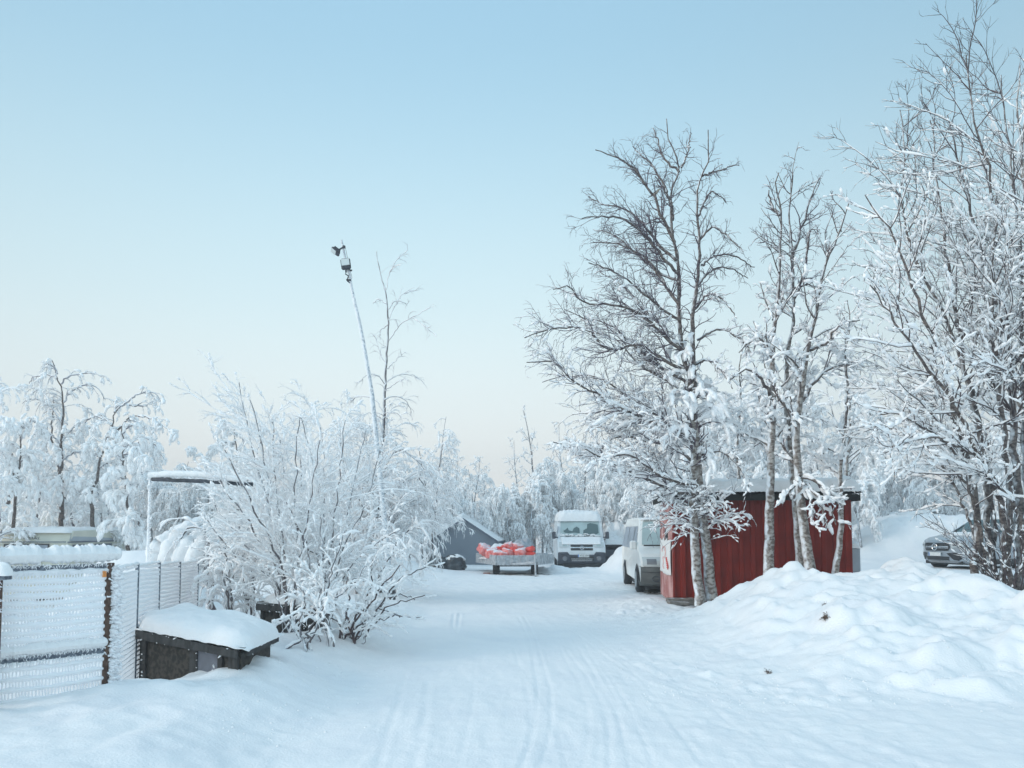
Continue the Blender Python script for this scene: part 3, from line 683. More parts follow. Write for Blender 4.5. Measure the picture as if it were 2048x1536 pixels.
for i, z in enumerate(zs_): rime_band('rime', -.01, .985, z, .047, .042, gate, 20 + i, sag=-.012)
for i, z in enumerate(zlo): rime_band('rime', -.01, .985, z, .044, .05, gate, 40 + i, sag=-.012)
# upright wires with their own coats
ch = []
for k in range(34):
    u = .02 + .95 * k / 33; zz = np.linspace(.03, 1.27, 46); nd = np.array([tuple(GP(u + .004 * math.sin(z_ * 30 + k), z_, .006)) for z_ in zz])
    rd = .0050 + .0045 * np.abs(noise2(zz * 14, np.full(46, k * 1.7), 5)) + .001; rd = np.where(zz > .60, rd * 1.15, rd)
    ch.append(Chains(nd[None], rd[None]))
V, Q = tubes([cat_ch(ch)], 5); link('upright_wires', np_mesh('upright_wires', V, quads=Q), M['wire'], gate)
# hoar spikes sticking out of the post
def spikes(name, pts, dirs, lens, rad, mt, par):
    c = grow(rs, np.array(pts), np.array(dirs), np.array(lens), np.full(len(pts), rad), 2, .1, (0, 0, 0), .15); V, Q = tubes([c], 4); return link(name, np_mesh(name, V, quads=Q), mt, par)
n = 1500; zz = rs.uniform(.02, 1.3, n); a = rs.uniform(-.25, 1.1, n) * np.pi; pp = np.array([tuple(GP(1.0, z_)) for z_ in zz]) + rs.normal(0, .022, (n, 3)) * (1, 1, .2) + np.array([gu.x, gu.y, 0]) * .035
dd = np.stack([np.cos(a * .5 - .6), -np.abs(np.sin(a)) * .35, rs.uniform(-.5, .3, n)], 1); spikes('hoar_spikes', pp, dd, rs.uniform(.02, .065, n), .009, M['wire'], gate)
V, T = clumps(rs, pp[:900] + np.array([.025, 0, 0]), dd[:900], (.008, .02)); link('rime', np_mesh('rime', V, tris=T), M['wire'], gate)
n = 900; u_ = rs.uniform(-.02, 1, n); pp = np.array([tuple(GP(u, rs.choice([1.325, 1.27, .60, .545]) + rs.uniform(-.012, .012), rs.uniform(.01, .03))) for u in u_])
spikes('hoar_spikes', pp, rs.normal(0, 1, (n, 3)) * (.5, .4, .6) + (0, -.5, -.7), rs.uniform(.01, .035, n), .005, M['wire'], gate)
n = 500; zz = rs.uniform(.02, 1.3, n); pp = np.array([tuple(GP(-.02, z_, .02)) for z_ in zz]); spikes('hoar_spikes', pp, rs.normal(0, 1, (n, 3)) + (.6, -.6, 0), rs.uniform(.01, .035, n), .006, M['wire'], gate)
m = MB(); m.box((0, 0, 0), (.012, .012, .05)); m.v = [tuple(GP(.945, 1.235, .03) + Vector(v)) for v in m.v]; k = len(m.v); m.box((0, 0, 0), (.014, .012, .05)); m.v = m.v[:k] + [tuple(GP(.925, 1.235, .03) + Vector(v)) for v in m.v[k:]]; m.build('tape_marker', M['tape'], gate)
# neighbouring post at the picture's left edge
lp = P(-8, 1060, 6.25)
gp2 = empty('fence_post', (lp.x, lp.y, 0), 0, 'short brown wooden post with frost and a snow cap left of the wire gate', 'fence post')
m = MB(); m.box((0, 0, .62), (.11, .06, 1.26), bev=.006); m.build('post', M['gate_wood'], gp2)
m = MB(); m.box((0, 0, 1.255), (.22, .09, .04)); m.build('rail', M['steel'], gp2)
snow_slab('snow_cover', [(-.15, -.06, 1.27), (.14, -.06, 1.27), (.14, .06, 1.27), (-.15, .06, 1.27)], .10, gp2, 8, 16, 10, edge=.07, rough=.01)
n = 260; zz = rs.uniform(.05, 1.28, n); pp = np.stack([np.where(rs.rand(n) < .8, .05, -.05), np.full(n, -.03), zz], 1); spikes('hoar_spikes', pp, rs.normal(0, .6, (n, 3)) + (.6, -.5, 0), rs.uniform(.02, .05, n), .008, M['wire'], gp2)

# receding mesh fence behind the kennel: four posts, fine mesh between
fp = [P(236, 1060, 7.35), P(277, 1060, 8.3), P(320, 1060, 9.45), P(361, 1060, 10.6), P(397, 1060, 11.8)]; fp = [Vector((p.x, p.y, 0)) for p in fp]; ztop = [1.27, 1.26, 1.22, 1.18, 1.15]
fence = empty('mesh_fence', tuple(fp[0]), 0, 'fine wire mesh fence coated white with frost behind the kennel', 'fence')
fo = fp[0]
for i, p in enumerate(fp):
    if i == 0: continue
    q = p - fo; m = MB(); m.tube([q + Vector((0, 0, -.2)), q + Vector((0, 0, ztop[i] + .02))], .021, 8); m.build('post', M['steel'], fence)
for i in range(4):
    a, b = fp[i] - fo, fp[i + 1] - fo; L = (b - a).length; um = (b - a).normalized()
    def FP(u, z, off=0, a=a, b=b, um=um): return a * (1 - u) + b * u + Vector((um.y, -um.x, 0)) * off + Vector((0, 0, z))
    z0, z1 = ztop[i], ztop[i + 1]
    ch = []
    rows_n = 26
    for k in range(rows_n):
        f = k / (rows_n - 1); t_ = np.linspace(0, 1, 24); nd = np.array([tuple(FP(u, (z0 * (1 - u) + z1 * u) - .02 - f * 1.15 + .004 * math.sin(u * 9 + k))) for u in t_])
        thk = (.017 if f < .6 else .017 - .011 * (f - .6) / .4)
        if i == 0: thk *= .75 if f < .4 else .5
        ch.append(Chains(nd[None], (thk * (1 + .4 * noise2(t_ * 12, np.full(24, k * 2.3), 3 + i)))[None]))
    V, Q = tubes([cat_ch(ch)], 5); link('mesh_wires', np_mesh('mesh_wires', V, quads=Q), M['wire'], fence)
    ch = []
    for k in range(int(L / .045)):
        u = (k + .5) / int(L / .045); t_ = np.linspace(0, 1, 14); nd = np.array([tuple(FP(u, -.05 + f * ((z0 * (1 - u) + z1 * u)), .003)) for f in t_]); ch.append(Chains(nd[None], (.0042 + .0028 * t_[None])))
    V, Q = tubes([cat_ch(ch)], 4); link('mesh_wires', np_mesh('mesh_wires', V, quads=Q), M['wire'], fence)
    rime_band('rime', 0, 1, (z0 + z1) / 2 + .01, .035, .05, fence, 60 + i, P_=FP, mt=M['snow'], n=50)

# ------------------------------------------------------------------ leaning floodlight pole
M['pole'] = frosty('frosted_pole', (.42, .46, .50), (.70, .74, .78), nscale=18, stretch=(1, 1, 3), side=(-.6, -.3, .2), lo=.1, hi=.6)
M['lamp_case'] = mat('lamp_housing', (.015, .018, .03), .45); M['lamp_glass'] = mat('frosted_lamp_glass', (.62, .68, .68), .35)
LY = 17.0
pb = P(788, 1212, LY); lp_ = empty('floodlight_pole', tuple(pb), 0, 'tall leaning frost-covered pole carrying two floodlights', 'light pole')
c = polychain([(788, 1214, LY), (777, 1130, LY), (765, 1000, LY), (750, 850, LY), (744, 790, LY)], .060, .048, 14, pb); c2 = polychain([(745, 795, LY), (737, 745, LY), (722, 660, LY), (705, 585, LY), (697, 540, LY)], .044, .027, 14, pb)
c3 = polychain([(697, 545, LY), (688, 505, LY), (683, 480, LY)], .026, .022, 4, pb)
V, Q = tubes([c, c2, c3], 12)
link('pole', np_mesh('pole', V, quads=Q), M['pole'], lp_)
rr = rs; n = 900; idx = np.zeros(n, int)
p1, d1, r1 = at(c, idx, rr.uniform(.05, 1, n)); p2, d2, r2 = at(c2, idx, rr.uniform(0, 1, n)); pp = np.concatenate([p1, p2]); oo = unit(rr.normal(0, 1, (2 * n, 3)) * (1, 1, .1) + (-.5, -.3, 0)); pp = pp + oo * np.concatenate([r1, r2])[:, None] * .95
V, T = clumps(rr, pp, np.concatenate([d1, d2]), (.006, .012), flat=.8); link('rime', np_mesh('rime', V, tris=T), M['rime'], lp_)
m = MB()
for (py, h) in ((1172, 5), (1181, 7), (1193, 9), (1204, 8)):
    q = P(781.5 + (py - 1172) * .14, py, LY) - pb; q2 = P(782.5 + (py - 1172) * .14, py + h, LY) - pb; m.tube([q, q2], .068, 12)
m.build('base_bands', M['black'], lp_)
def floodlight(pc, Y, ax, nrm, wd, hg, arm_to, name='floodlight'):
    o = P(*pc, Y) - pb; ax = Vector(ax).normalized(); nrm = Vector(nrm).normalized(); sd_ = ax.cross(nrm).normalized(); nrm = sd_.cross(ax).normalized(); mt = Matrix((sd_, nrm, ax)).transposed()
    m = MB(); m.box((0, 0, 0), (wd, .07, hg), rot=mt, bev=.03)
    for k in range(7): m.box(mt @ Vector((-wd * .35 + wd * .7 * k / 6, -.05, 0)), (.012, .04, hg * .7), rot=mt)
    m.v = [tuple(Vector(v) + o) for v in m.v]; h = m.build('housing', M['lamp_case'], lp_, bevel=.008)
    m = MB(); m.box(mt @ Vector((0, .037, hg * .14)), (wd * .82, .008, hg * .56), rot=mt); m.v = [tuple(Vector(v) + o) for v in m.v]; g = m.build('glass', M['lamp_glass'], h)
    m = MB(); m.tube([o, P(*arm_to, Y) - pb], .018, 6); m.build('bracket', M['lamp_case'], h)
floodlight((691.5, 528, ), LY - .12, (-.14, -.05, .98), (.05, -1, -.15), .21, .25, (692, 545))
floodlight((671, 503), LY - .02, (-.62, 0, .5), (-.45, -.45, -.7), .16, .22, (686, 495))
m = MB()
q = [P(x, y, LY - .05) - pb for x, y in ((693, 543), (691, 548), (697, 552), (694, 560), (699, 566))]
m.tube(q, .014, 6); m.box(P(685.5, 524, LY) - pb, (.05, .05, .05), bev=.01); m.tube([P(x, y, LY) - pb for x, y in ((697, 540), (704, 541))], .02, 6); m.tube([P(x, y, LY) - pb for x, y in ((684, 488), (690, 492), (699, 535), (704, 555), (701, 563))], .004, 5); m.box(P(688, 494, LY - .05) - pb, (.06, .05, .06), bev=.01); m.box(P(698, 561, LY) - pb, (.1, .12, .03), bev=.005)
m.build('cabling', M['lamp_case'], lp_)

# ------------------------------------------------------------------ beam with snow (left), small post by the caravan
BY = 10.2
b0 = P(306, 1000, BY)
bm_ = empty('boom_barrier', (b0.x, b0.y, gz(b0.x, b0.y)), 0, 'dark horizontal pole with snow along it on a frosted upright left of the big bush', 'pole')
bo = Vector(bm_.location)
m = MB(); m.tube([P(304, 958, BY) - bo, P(420, 963, BY) - bo, P(505, 969, BY) - bo], .028, 10); m.build('crossbar', frosty('dark_pole', (.05, .06, .07), (.09, .10, .12), nscale=20, lo=.75, hi=1.0, amount=.1), bm_, smooth=True)
m = MB(); m.tube([P(300, 952, BY) - bo, Vector((P(298, 952, BY).x - bo.x, 0, -.2))], .014, 10); m.build('upright', M['wire'], bm_, smooth=True)
n = 420; pp = np.array([tuple((P(299, 955, BY) - bo) * (1 - t) + Vector((0, 0, 0)) * t) for t in rs.uniform(0, 1, n)]) + rs.normal(0, .010, (n, 3)); V, T = clumps(rs, pp, rs.normal(0, 1, (n, 3)), (.005, .013)); link('rime', np_mesh('rime', V, tris=T), M['rime'], bm_)
cs = polychain([(298, 951, BY), (340, 948, BY), (400, 949, BY), (450, 955, BY), (495, 961, BY)], .044, .04, 60, bo); cs.rad = cs.rad * (1 + .25 * noise2(np.linspace(0, 9, 60), np.zeros(60), 4))[None]; cs.sides = 10
V, Q = tubes([cs], 10); V[:, 2] = np.where(True, V[:, 2], V[:, 2]); link('snow_cover', np_mesh('snow_cover', V, quads=Q), M['snow'], bm_)
fy = 31.5; f0 = P(125, 1060, fy)
fd = empty('bird_feeder', (f0.x, f0.y, gz(f0.x, f0.y)), 0, 'small box on a thin post behind the caravan, capped with snow', 'feeder'); fo_ = Vector(fd.location)
m = MB(); m.tube([Vector((0, 0, -.1)), P(125, 1016, fy) - fo_], .03, 8); m.build('post', M['gate_wood'], fd)
m = MB(); m.box(P(125, 1010, fy) - fo_, (.2, .2, .16), bev=.02); m.build('box', M['cab'], fd)
q = P(125, 1005, fy) - fo_; snow_slab('snow_cover', [q + Vector((-.16, -.15, 0)), q + Vector((.16, -.15, 0)), q + Vector((.16, .15, 0)), q + Vector((-.16, .15, 0))], .14, fd, 9, 12, 12, edge=.12, rough=.02)

# ------------------------------------------------------------------ grey gabled outbuilding
M['grey_wall'] = mat('grey_wall_sheet', (.19, .22, .26), .7, var=.06, vscale=1.5, bump=.1, bscale=4)
M['grey_trim'] = mat('grey_trim', (.10, .12, .16), .6)
GYd = 37.0
a_ = P(862, 1090, GYd); ap = P(927, 1036, GYd); e_ = P(993, 1080, GYd); 
ho = Vector((ap.x, GYd, gz(ap.x, GYd) - .3))
hs_ = empty('gabled_outbuilding', tuple(ho), R(-3), 'grey windowless gabled outbuilding with snow on its roof, behind the trailer', 'outbuilding')
wl = -(ap.x - a_.x); wr_ = e_.x - ap.x; zap = ap.z - ho.z; ze = e_.z - ho.z; wl = -wr_ * 1.0
m = MB(); m.prism([(wl, 0), (wr_ - .05, 0), (wr_ - .05, ze - .02), (0, zap - .05), (wl, ze - .02)], 0, 5.5, 'y'); m.build('wall', M['grey_wall'], hs_)
for sg in (-1, 1):
    m = MB(); m.add([(0, -.12, zap), (sg * (wr_ + .08), -.12, ze - .06), (sg * (wr_ + .08), 5.6, ze - .06), (0, 5.6, zap), (0, -.12, zap - .10), (sg * (wr_ + .08), -.12, ze - .15), (sg * (wr_ + .08), 5.6, ze - .15), (0, 5.6, zap - .10)], [(0, 1, 2, 3), (4, 7, 6, 5), (0, 4, 5, 1), (1, 5, 6, 2), (2, 6, 7, 3)]); m.build('roof', M['grey_trim'], hs_)
    c4 = [(0, -.1, zap + .0), (sg * (wr_ + .1), -.1, ze - .05), (sg * (wr_ + .1), 5.6, ze - .05), (0, 5.6, zap)]
    if sg < 0: c4 = [c4[1], c4[0], c4[3], c4[2]]
    snow_slab('snow_cover', c4, .30 if sg < 0 else .05, hs_, 12 + sg, 30, 40, edge=.25)
# small dark hut with boards behind the far snow pile
hY = 37.5; q = P(1846, 1030, hY)
hb = empty('board_shelter', (q.x, hY, 1.0), R(8), 'small brown board shelter peeping over the snow pile behind the silver car', 'shelter')
m = MB(); m.box((0, .6, .75), (.95, 1.2, 1.2)); m.build('wall', mat('brown_board', (.13, .08, .065), .8, var=.25, vscale=3), hb)
m = MB(); m.box((-.32, -.02, .95), (.5, .04, .8)); m.build('opening', M['black'], hb)
m = MB(); m.box((-.05, .55, 1.37), (1.5, 1.5, .05), rot=(0, R(-9), 0)); m.build('roof', M['roof_metal'], hb)
snow_slab('snow_cover', [(-.95, -.2, 1.28), (.75, -.2, 1.53), (.75, 1.35, 1.53), (-.95, 1.35, 1.28)], .16, hb, 14, 24, 24, edge=.2)

# dark boulder-like tarp heap left of the outbuilding
M['tarp'] = mat('dark_tarp', (.055, .065, .075), .55, var=.3, vscale=2, bump=.5, bscale=3)
tq = P(893, 1128, 30.5)
th_ = empty('tarp_heap', (tq.x, 30.5, gz(tq.x, 30.5) - .1), 0, 'dark crumpled tarpaulin heap half buried in snow in front of the grey outbuilding', 'tarpaulin')
def lumpy(name, c, rad, seed, mt, par, amp=.2, n=22, cut=None):
    rows = []
    for i in range(n + 1):
        t = math.pi * i / n; rw = []
        for j in range(2 * n + 1):
            p = 2 * math.pi * (j % (2 * n)) / (2 * n); d = Vector((math.sin(t) * math.cos(p), math.sin(t) * math.sin(p), math.cos(t)))
            k = 1 + amp * float(fbm(np.array(d.x * 1.7 + seed), np.array(d.y * 1.7 + d.z * 2.1), seed, 3)); rw.append((c[0] + d.x * rad[0] * k, c[1] + d.y * rad[1] * k, c[2] + d.z * rad[2] * k))
        rows.append(rw)
    m = MB(); m.grid(rows); return m.build(name, mt, par, smooth=True)
lumpy('tarp', (.28, 0, .22), (.42, .5, .36), 3, M['tarp'], th_, .35); lumpy('tarp', (-.35, .1, .30), (.45, .5, .30), 5, M['tarp'], th_, .5)
m = MB(); m.tube([(-.8, -.2, .36), (-.3, -.35, .30), (.1, -.3, .05)], .09, 8); m.build('folded_edge', M['tarp'], th_, smooth=True)
lumpy('snow_cover', (.32, .15, .42), (.38, .4, .2), 9, M['snow'], th_, .15)
# ------------------------------------------------------------------ vehicles
M['white_paint'] = mat('white_paint', (.76, .80, .82), .35, coat=.2, var=.05, vscale=3); M['cream_white'] = mat('cream_white_paint', (.86, .86, .83), .35, coat=.2, var=.05, vscale=2)
M['silver'] = mat('silver_paint', (.36, .40, .44), .3, metal=.35, coat=.3); M['plastic'] = mat('grey_plastic', (.055, .062, .08), .6, var=.15, vscale=6)
M['dirty_plastic'] = mat('dusty_grey_plastic', (.115, .12, .115), .7, var=.2, vscale=5); M['tyre'] = mat('tyre_rubber', (.02, .02, .022), .85, bump=.3, bscale=60)
M['rim'] = mat('steel_rim', (.45, .47, .48), .4, metal=.6); M['rim_dark'] = mat('dark_rim', (.07, .075, .08), .4, metal=.5); M['lens'] = mat('lamp_lens', (.58, .62, .62), .15, spec=.8); M['lens_dark'] = mat('lamp_inner', (.18, .19, .21), .2, spec=.8)
M['glass'] = mat('windscreen_glass', (.05, .10, .10), .12, spec=.8); M['glass_frost'] = mat('frosted_glass', (.40, .50, .50), .5, var=.1, vscale=3)
M['glass_grey'] = mat('grey_window_glass', (.30, .34, .40), .3, var=.15, vscale=2); M['chrome'] = mat('chrome', (.7, .73, .76), .2, metal=.9); M['plate'] = mat('number_plate', (.75, .76, .74), .4); M['plate_blue'] = mat('plate_blue', (.06, .22, .55), .4); M['ink'] = mat('plate_ink', (.03, .03, .035), .5)
def shell(name, prof, W, par, mt, tumble, bow, nx=16, closed=True, smooth=True, bevel=0):
    """body skin: side profile prof [(y,z)..] from front foot over the roof to the rear foot; tumble(z)->width factor; bow(y,z,u)->dy at lateral u"""
    m = MB(); rows = []
    for (y, z) in prof:
        rows.append([(u * W / 2 * tumble(y, z), y + bow(y, z, u), z) for u in [-1 + 2 * i / nx for i in range(nx + 1)]])
    m.grid(rows); n = len(prof); c = nx + 1
    m.f.append(tuple(i * c for i in range(n))); m.m.append(0); m.f.append(tuple(i * c + nx for i in reversed(range(n)))); m.m.append(0)
    m.f.append(tuple(range(nx, -1, -1)) + tuple((n - 1) * c + j for j in range(nx + 1))); m.m.append(0)
    return m.build(name, mt, par, smooth=False, bevel=bevel)
def wheel(par, x, y, r, w, rim_mat=None, spokes=0, side=-1):
    o = MB(); o.lathe([(r * .62, -w / 2), (r * .92, -w / 2), (r, -w * .36), (r, w * .36), (r * .92, w / 2), (r * .62, w / 2)], (x, y, r), 'x', 28)
    t = o.build('wheel', M['tyre'], par, smooth=True)
    q = MB(); sx = x + side * w * .42
    q.lathe([(0.001, -.03 * side), (r * .15, -.03 * side), (r * .18, 0), (r * .55, .03 * side), (r * .64, -.02 * side), (r * .66, .03 * side)][::1], (sx, y, r), 'x', 28)
    if spokes:
        for k in range(spokes):
            a = k * 2 * math.pi / spokes; q.box((sx + side * .03, y + math.cos(a) * r * .36, r + math.sin(a) * r * .36), (.03, r * .5, r * .10), rot=(a, 0, 0))
    q.build('rim', rim_mat or M['rim'], t, smooth=not spokes)
    return t
def text_obj(s, size, loc, rot, mt, par, name, ext=.002, shear=0, sx=1):
    cu = bpy.data.curves.new(name, 'FONT'); cu.body = s; cu.size = size; cu.extrude = ext; cu.align_x = 'CENTER'; cu.align_y = 'CENTER'; cu.shear = shear
    cu.materials.append(mt); o = bpy.data.objects.new(name, cu); C.objects.link(o); o.parent = par; bpy.context.view_layer.update(); me = bpy.data.meshes.new_from_object(o.evaluated_get(bpy.context.evaluated_depsgraph_get())); bpy.data.objects.remove(o)
    o = link(name, me, mt, par); o.location = loc; o.rotation_euler = rot; o.scale = (sx, 1, 1); return o
# --- white van facing the camera
VY = 33.0; vc = P(1163.5, 1060, VY)
va = empty('parked_van', (vc.x, VY, -.02), R(-1.0), 'white van with a snowy roof facing the camera beside the trailer', 'van')
tumb = lambda y, z: (1.0 if z < 1.15 else 1 - .075 * ((z - 1.15) / 1.15) ** 1.4) * (.97 if z < .4 else 1)
bowf = lambda y, z, u: (.16 * abs(u) ** 3 * max(0, 1 - y / 1.6) if y < 1.6 else 0)
prof = [(.12, .32), (.02, .42), (.0, .75), (.05, .95), (.28, 1.12), (.62, 1.24), (.80, 1.32), (1.25, 1.98), (1.40, 2.14), (1.65, 2.20), (3.0, 2.22), (5.2, 2.2), (5.35, 2.1), (5.4, 1.2), (5.4, .4)]
shell('body', prof, 1.98, va, M['white_paint'], tumb, bowf, 20, bevel=.03)
def skin(prof_pts, W, u0, u1, z0, z1, off, tumb, bowf, n=10, k=6, top=None):
    """patch lying proud of the front of a shell between heights z0..z1"""
    def yz(z):
        for (a, b) in zip(prof_pts[:-1], prof_pts[1:]):
            if a[1] <= z <= b[1] and b[1] > a[1]:
                t = (z - a[1]) / (b[1] - a[1]); return a[0] + (b[0] - a[0]) * t
        return prof_pts[0][0]
    rows = []
    for i in range(k + 1):
        z = z0 + (z1 - z0) * i / k; y = yz(z); rw = []
        for j in range(n + 1):
            u = u0 + (u1 - u0) * j / n
            if top: u *= 1 - top * i / k
            rw.append((u * W / 2 * tumb(y, z), y + bowf(y, z, u) - off, z + off * .3))
        rows.append(rw)
    return rows
m = MB(); m.grid(skin(prof, 1.98, -.86, .86, 1.36, 2.0, .022, tumb, bowf, 14, 8)); ws = m.build('windscreen', M['glass_frost'], va, smooth=True)
def patch(name, poly, off, mt, par):
    m = MB(); vs = []
    for (u, z) in poly:
        g = skin(prof, 1.98, u, u, z, z + .001, off, tumb, bowf, 1, 1)[0][0]; vs.append(g)
    m.add(vs, [tuple(range(len(vs)))]); return m.build(name, mt, par, recalc=False)
# thawed clear patches in the frost of the windscreen
patch('clear_patch', [(.12, 1.44), (.35, 1.40), (.62, 1.42), (.80, 1.50), (.80, 1.86), (.62, 1.90), (.46, 1.93), (.33, 1.88), (.30, 1.70), (.14, 1.62)], .03, M['glass'], ws)
patch('clear_patch', [(-.78, 1.68), (-.72, 1.60), (-.62, 1.66), (-.55, 1.74), (-.50, 1.62), (-.34, 1.58), (-.28, 1.70), (-.15, 1.78), (-.03, 1.70), (-.02, 1.50), (-.25, 1.52), (-.5, 1.50), (-.68, 1.52)], .03, M['glass'], ws)
rsv = np.random.RandomState(5)
pts = []
for k in range(60):
    u = rsv.uniform(-.85, .85); z = 1.37 + abs(rsv.normal(0, .05)); pts.append(skin(prof, 1.98, u, u, z, z + .001, .035, tumb, bowf, 1, 1)[0][0])
V, T = clumps(rsv, np.array(pts), np.tile([[1., 0, 0]], (60, 1)), (.02, .05)); link('snow_on_glass', np_mesh('s', V, tris=T), M['snow'], ws)
for x0, x1, nm in ((-.62, -.02, 'wiper'), (.15, .6, 'wiper')):
    m = MB(); m.tube([(x0, .78, 1.37), ((x0 + x1) / 2, .81, 1.41), (x1, .80, 1.385)], .014, 6); m.build(nm, M['black'], va)
m = MB()
for z0, z1 in ((.945, 1.04), (.80, .885)):
    m.grid(skin(prof, 1.98, -.46, .46, z0, z1, .03, tumb, bowf, 8, 2))
gr = m.build('grille', M['black'], va)
m = MB(); m.grid(skin(prof, 1.98, -.44, .44, .895, .925, .035, tumb, bowf, 8, 2)); m.build('grille_bar', M['chrome'], gr)
em = MB()
for k in range(20):
    a = k * math.pi / 10; b_ = (k + 1) * math.pi / 10; em.tube([(.075 * math.cos(a), -.045, .91 + .075 * math.sin(a)), (.075 * math.cos(b_), -.045, .91 + .075 * math.sin(b_))], .012, 6, caps=False)
em.tube([(-.1, -.045, .90), (.012, -.05, .925), (-.012, -.05, .895), (.1, -.045, .92)], .010, 6); em.build('emblem', M['chrome'], gr)
for sx in (-1, 1):
    m = MB(); m.grid(skin(prof, 1.98, sx * .52, sx * .93, .93, 1.13, .03, tumb, bowf, 6, 5)); hl = m.build('headlight', M['lens'], va)
    m = MB(); m.grid(skin(prof, 1.98, sx * .62, sx * .78, .97, 1.07, .042, tumb, bowf, 3, 3)); m.build('reflector', M['glass_frost'], hl)
# bumper, fog lamps, lower grille, plate
bprof = [(.20, .24), (.02, .30), (-.07, .42), (-.07, .60), (-.03, .72), (.08, .78)]
rows = [[(u * 1.0 * (1.0 if abs(u) < .99 else .98), y + .20 * abs(u) ** 3 + (0 if abs(u) > .5 else .02), z + (0.0 if abs(u) > .52 or z < .65 else -.10)) for u in [-1 + i / 12 for i in range(25)]] for y, z in bprof]
rows.append([(x * .99, .5, z + .02) for (x, y, z) in rows[-1]])
m = MB(); m.grid(rows); bp_ = m.build('bumper', M['plastic'], va, smooth=False, bevel=.0)
m = MB(); m.box((0, -.065, .47), (.95, .02, .17)); m.build('lower_grille', M['black'], bp_)
m = MB()
for z in (.40, .44, .48, .375): m.box((0, -.082, z), (.9 - (.5 - z) * .6, .015, .010))
m.build('grille_slats', M['chrome'], bp_)
for sx in (-1, 1):
    m = MB(); m.lathe([(.001, -.01), (.075, -.01), (.085, -.03), (.10, -.02), (.10, .05)], (sx * .70, -.02, .47), 'y', 20); m.build('fog_lamp', M['lens_dark'], bp_)
    m = MB(); m.box((sx * .70, -.005, .655), (.34, .05, .05), rot=(0, 0, sx * .14), bev=.012); m.build('bumper_step', M['plastic'], bp_)
pl = MB(); pl.box((.06, -.10, .585), (.46, .02, .115), bev=.004); pl_ = pl.build('number_plate', M['plate'], va)
m = MB(); m.box((-.148, -.113, .585), (.04, .006, .105)); m.build('blue_band', M['plate_blue'], pl_)
text_obj('YOZ-504', .105, (.085, -.112, .585), (R(90), 0, 0), M['ink'], pl_, 'lettering', sx=.9)
for sx in (-1, 1):
    m = MB(); m.box((sx * 1.12, .78, 1.42), (.16, .10, .30), bev=.03); m.tube([(sx * .96, .85, 1.33), (sx * 1.08, .8, 1.34)], .03, 6); mm_ = m.build('mirror', M['plastic'], va)
    m = MB(); m.box((sx * .965, 1.35, 1.55), (.012, .75, .5), rot=(0, -sx * R(7), 0)); m.build('side_window', M['glass_grey'], va)
for y in (.95, 4.3):
    for sx in (-1, 1): wheel(va, sx * .86, y, .34, .22, side=sx)
snow_slab('snow_cover', [(-.95, 1.18, 2.02), (.95, 1.18, 2.02), (.95, 5.3, 2.1), (-.95, 5.3, 2.1)], .42, va, 21, 50, 60, edge=.34, uneven=.1)
snow_slab('bonnet_snow', [(-.80, .14, 1.05), (.80, .14, 1.05), (.86, .80, 1.34), (-.86, .80, 1.34)], .035, va, 22, 30, 16, edge=.12, rough=.012)
m = MB(); m.box((0, .8, .2), (1.5, 1.2, .16)); m.build('underbody', M['black'], va)

# --- white van half behind the red shed
TY = 20.1
tq_ = P(1283, 1060, TY); ta = empty('parked_van', (tq_.x + .95, TY, 0.0), R(-2.0), 'white van with a grey bumper, half hidden behind the left end of the red shed', 'van')
tumb2 = lambda y, z: (1.0 if z < 1.10 else 1 - .17 * ((z - 1.10) / .85) ** 1.3) * (.96 if z < .35 else 1)
bow2 = lambda y, z, u: (.15 * abs(u) ** 3 if y < 1.8 else 0)
prof2 = [(.16, .24), (.03, .30), (.0, .60), (.03, .82), (.30, 1.02), (.62, 1.13), (.80, 1.20), (1.42, 1.82), (1.58, 1.92), (1.9, 1.955), (3.2, 1.97), (4.75, 1.95), (4.88, 1.8), (4.9, 1.1), (4.9, .35)]
shell('body', prof2, 1.90, ta, M['cream_white'], tumb2, bow2, 20, bevel=.035)
m = MB(); m.grid(skin(prof2, 1.90, -.88, .88, 1.23, 1.84, .022, tumb2, bow2, 14, 8)); w2 = m.build('windscreen', M['glass_frost'], ta, smooth=True)
m = MB(); m.tube([(-.80, .72, 1.215), (0, .70, 1.22), (.8, .72, 1.215)], .018, 6); m.build('wiper_trim', M['black'], ta)
